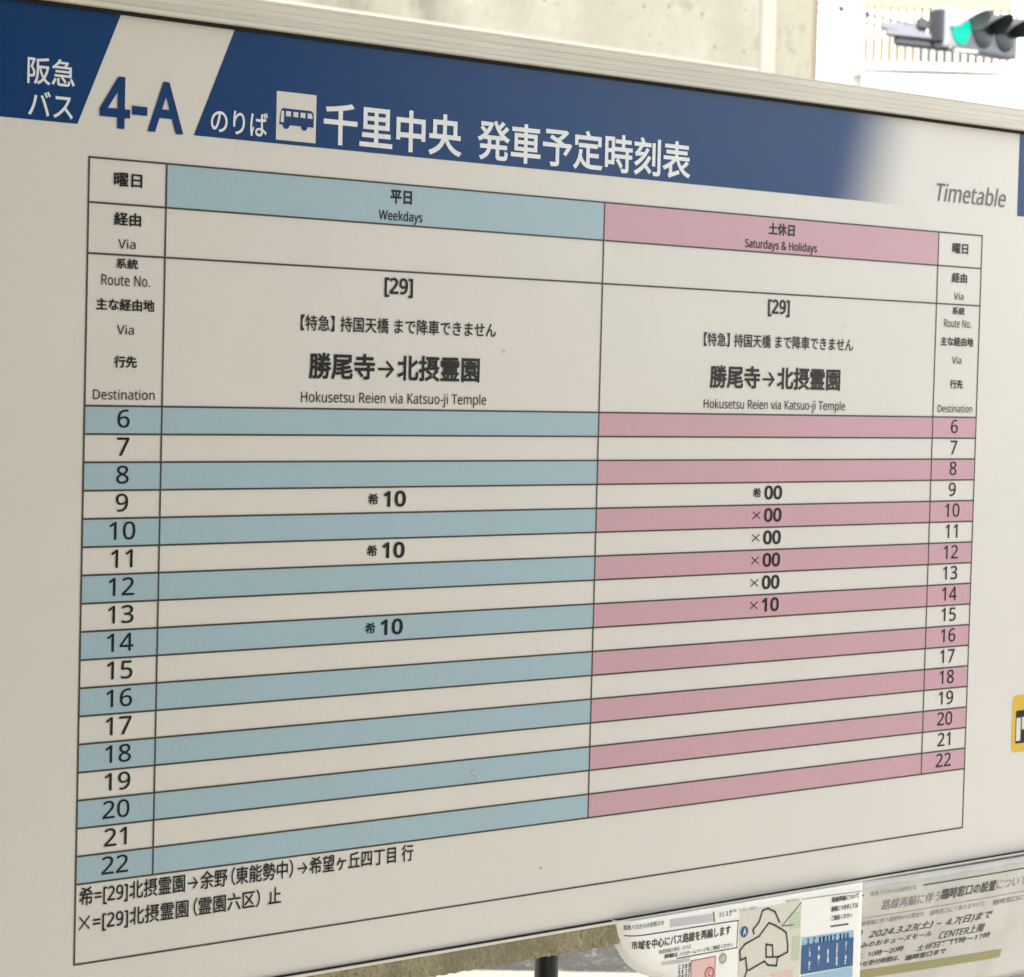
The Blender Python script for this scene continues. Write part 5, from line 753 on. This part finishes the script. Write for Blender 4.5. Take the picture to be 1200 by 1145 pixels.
ab('balcony_backing', X0b + 0.02, X1b - 0.02, 0.10, 0.13, 5.72, 6.855, M['pale_gap'])
for v in mw.vertices: v.co.x *= 2.0; v.co.z *= 1.22
for i in range(20):
    link_mesh('baluster', mw, None, ap, (X0b + 0.06 + i * 0.136, 0.02, 5.722 + 0.12))

# ------------------------------------------------------------------ unseen roof added to keep the sun off the board
cn = thing('unseen_sun_blocker', 'flat pale steel roof on slim posts, added unseen to shade the board', 'sun_blocker', (-2.4, 0.5, 0.0))
def cc(name, x0, x1, y0, y1, z0, z1, m, bevel=0): return box(name, x0 + 2.4, x1 + 2.4, y0 - 0.5, y1 - 0.5, z0, z1, m, cn, bevel)
cc('roof', -2.8, SUN_BLOCKER_X, -2.9, 0.8, 2.75, 2.83, M['sun_blocker'])
cc('beam', -2.5, SUN_BLOCKER_X - 0.02, -2.65, -2.53, 2.60, 2.749, M['sun_blocker'])
for (x_, y_) in ((-2.4, 0.5), (-2.4, -2.6), (0.45, -2.6)):
    cc('post', x_ - 0.05, x_ + 0.05, y_ - 0.05, y_ + 0.05, 0.001, 2.60 if y_ < 0 else 2.749, M['sun_blocker'])

cc('light_blocking_panel', -0.66, -0.62, -0.86, 0.4, 0.05, 2.6, mat('dark_light_blocker', (0.12, 0.115, 0.10), 0.6))  # unseen panel added to darken the left side of the board

# ------------------------------------------------------------------ unseen dark building added to block light and reflections at the board's left
tb = thing('reflection_blocker', 'dark brown building across the stop, added unseen to darken reflections in the board', 'building', (-6.0, -9.0, -0.12))
def tt(name, x0, x1, y0, y1, z0, z1, m, bevel=0): return box(name, x0 + 6, x1 + 6, y0 + 9, y1 + 9, z0 + 0.12, z1 + 0.12, m, tb, bevel)
M['blocker_wall'] = mat('dark_blocker_wall', (0.075, 0.07, 0.062), 0.8, 0.3, noise=[(2, 0.4, 0.7, (0.06, 0.057, 0.05), ONE)])
M['dark_glass'] = mat('dark_window_glass', (0.02, 0.025, 0.03), 0.1, 0.5)
tt('wall', -16, TB_X, -16, -8, -0.12, 5.2, M['blocker_wall'])
tt('parapet', -16.1, TB_X + 0.1, -16.1, -7.9, 5.201, 5.5, M['blocker_wall'])
for r_ in range(2):
    for i in range(7):
        x_ = TB_X - 2.6 - i * 3.0
        w_ = tt('window', x_, x_ + 1.9, -7.998, -7.95, 0.9 + r_ * 2.2, 2.3 + r_ * 2.2, M['dark_glass'])
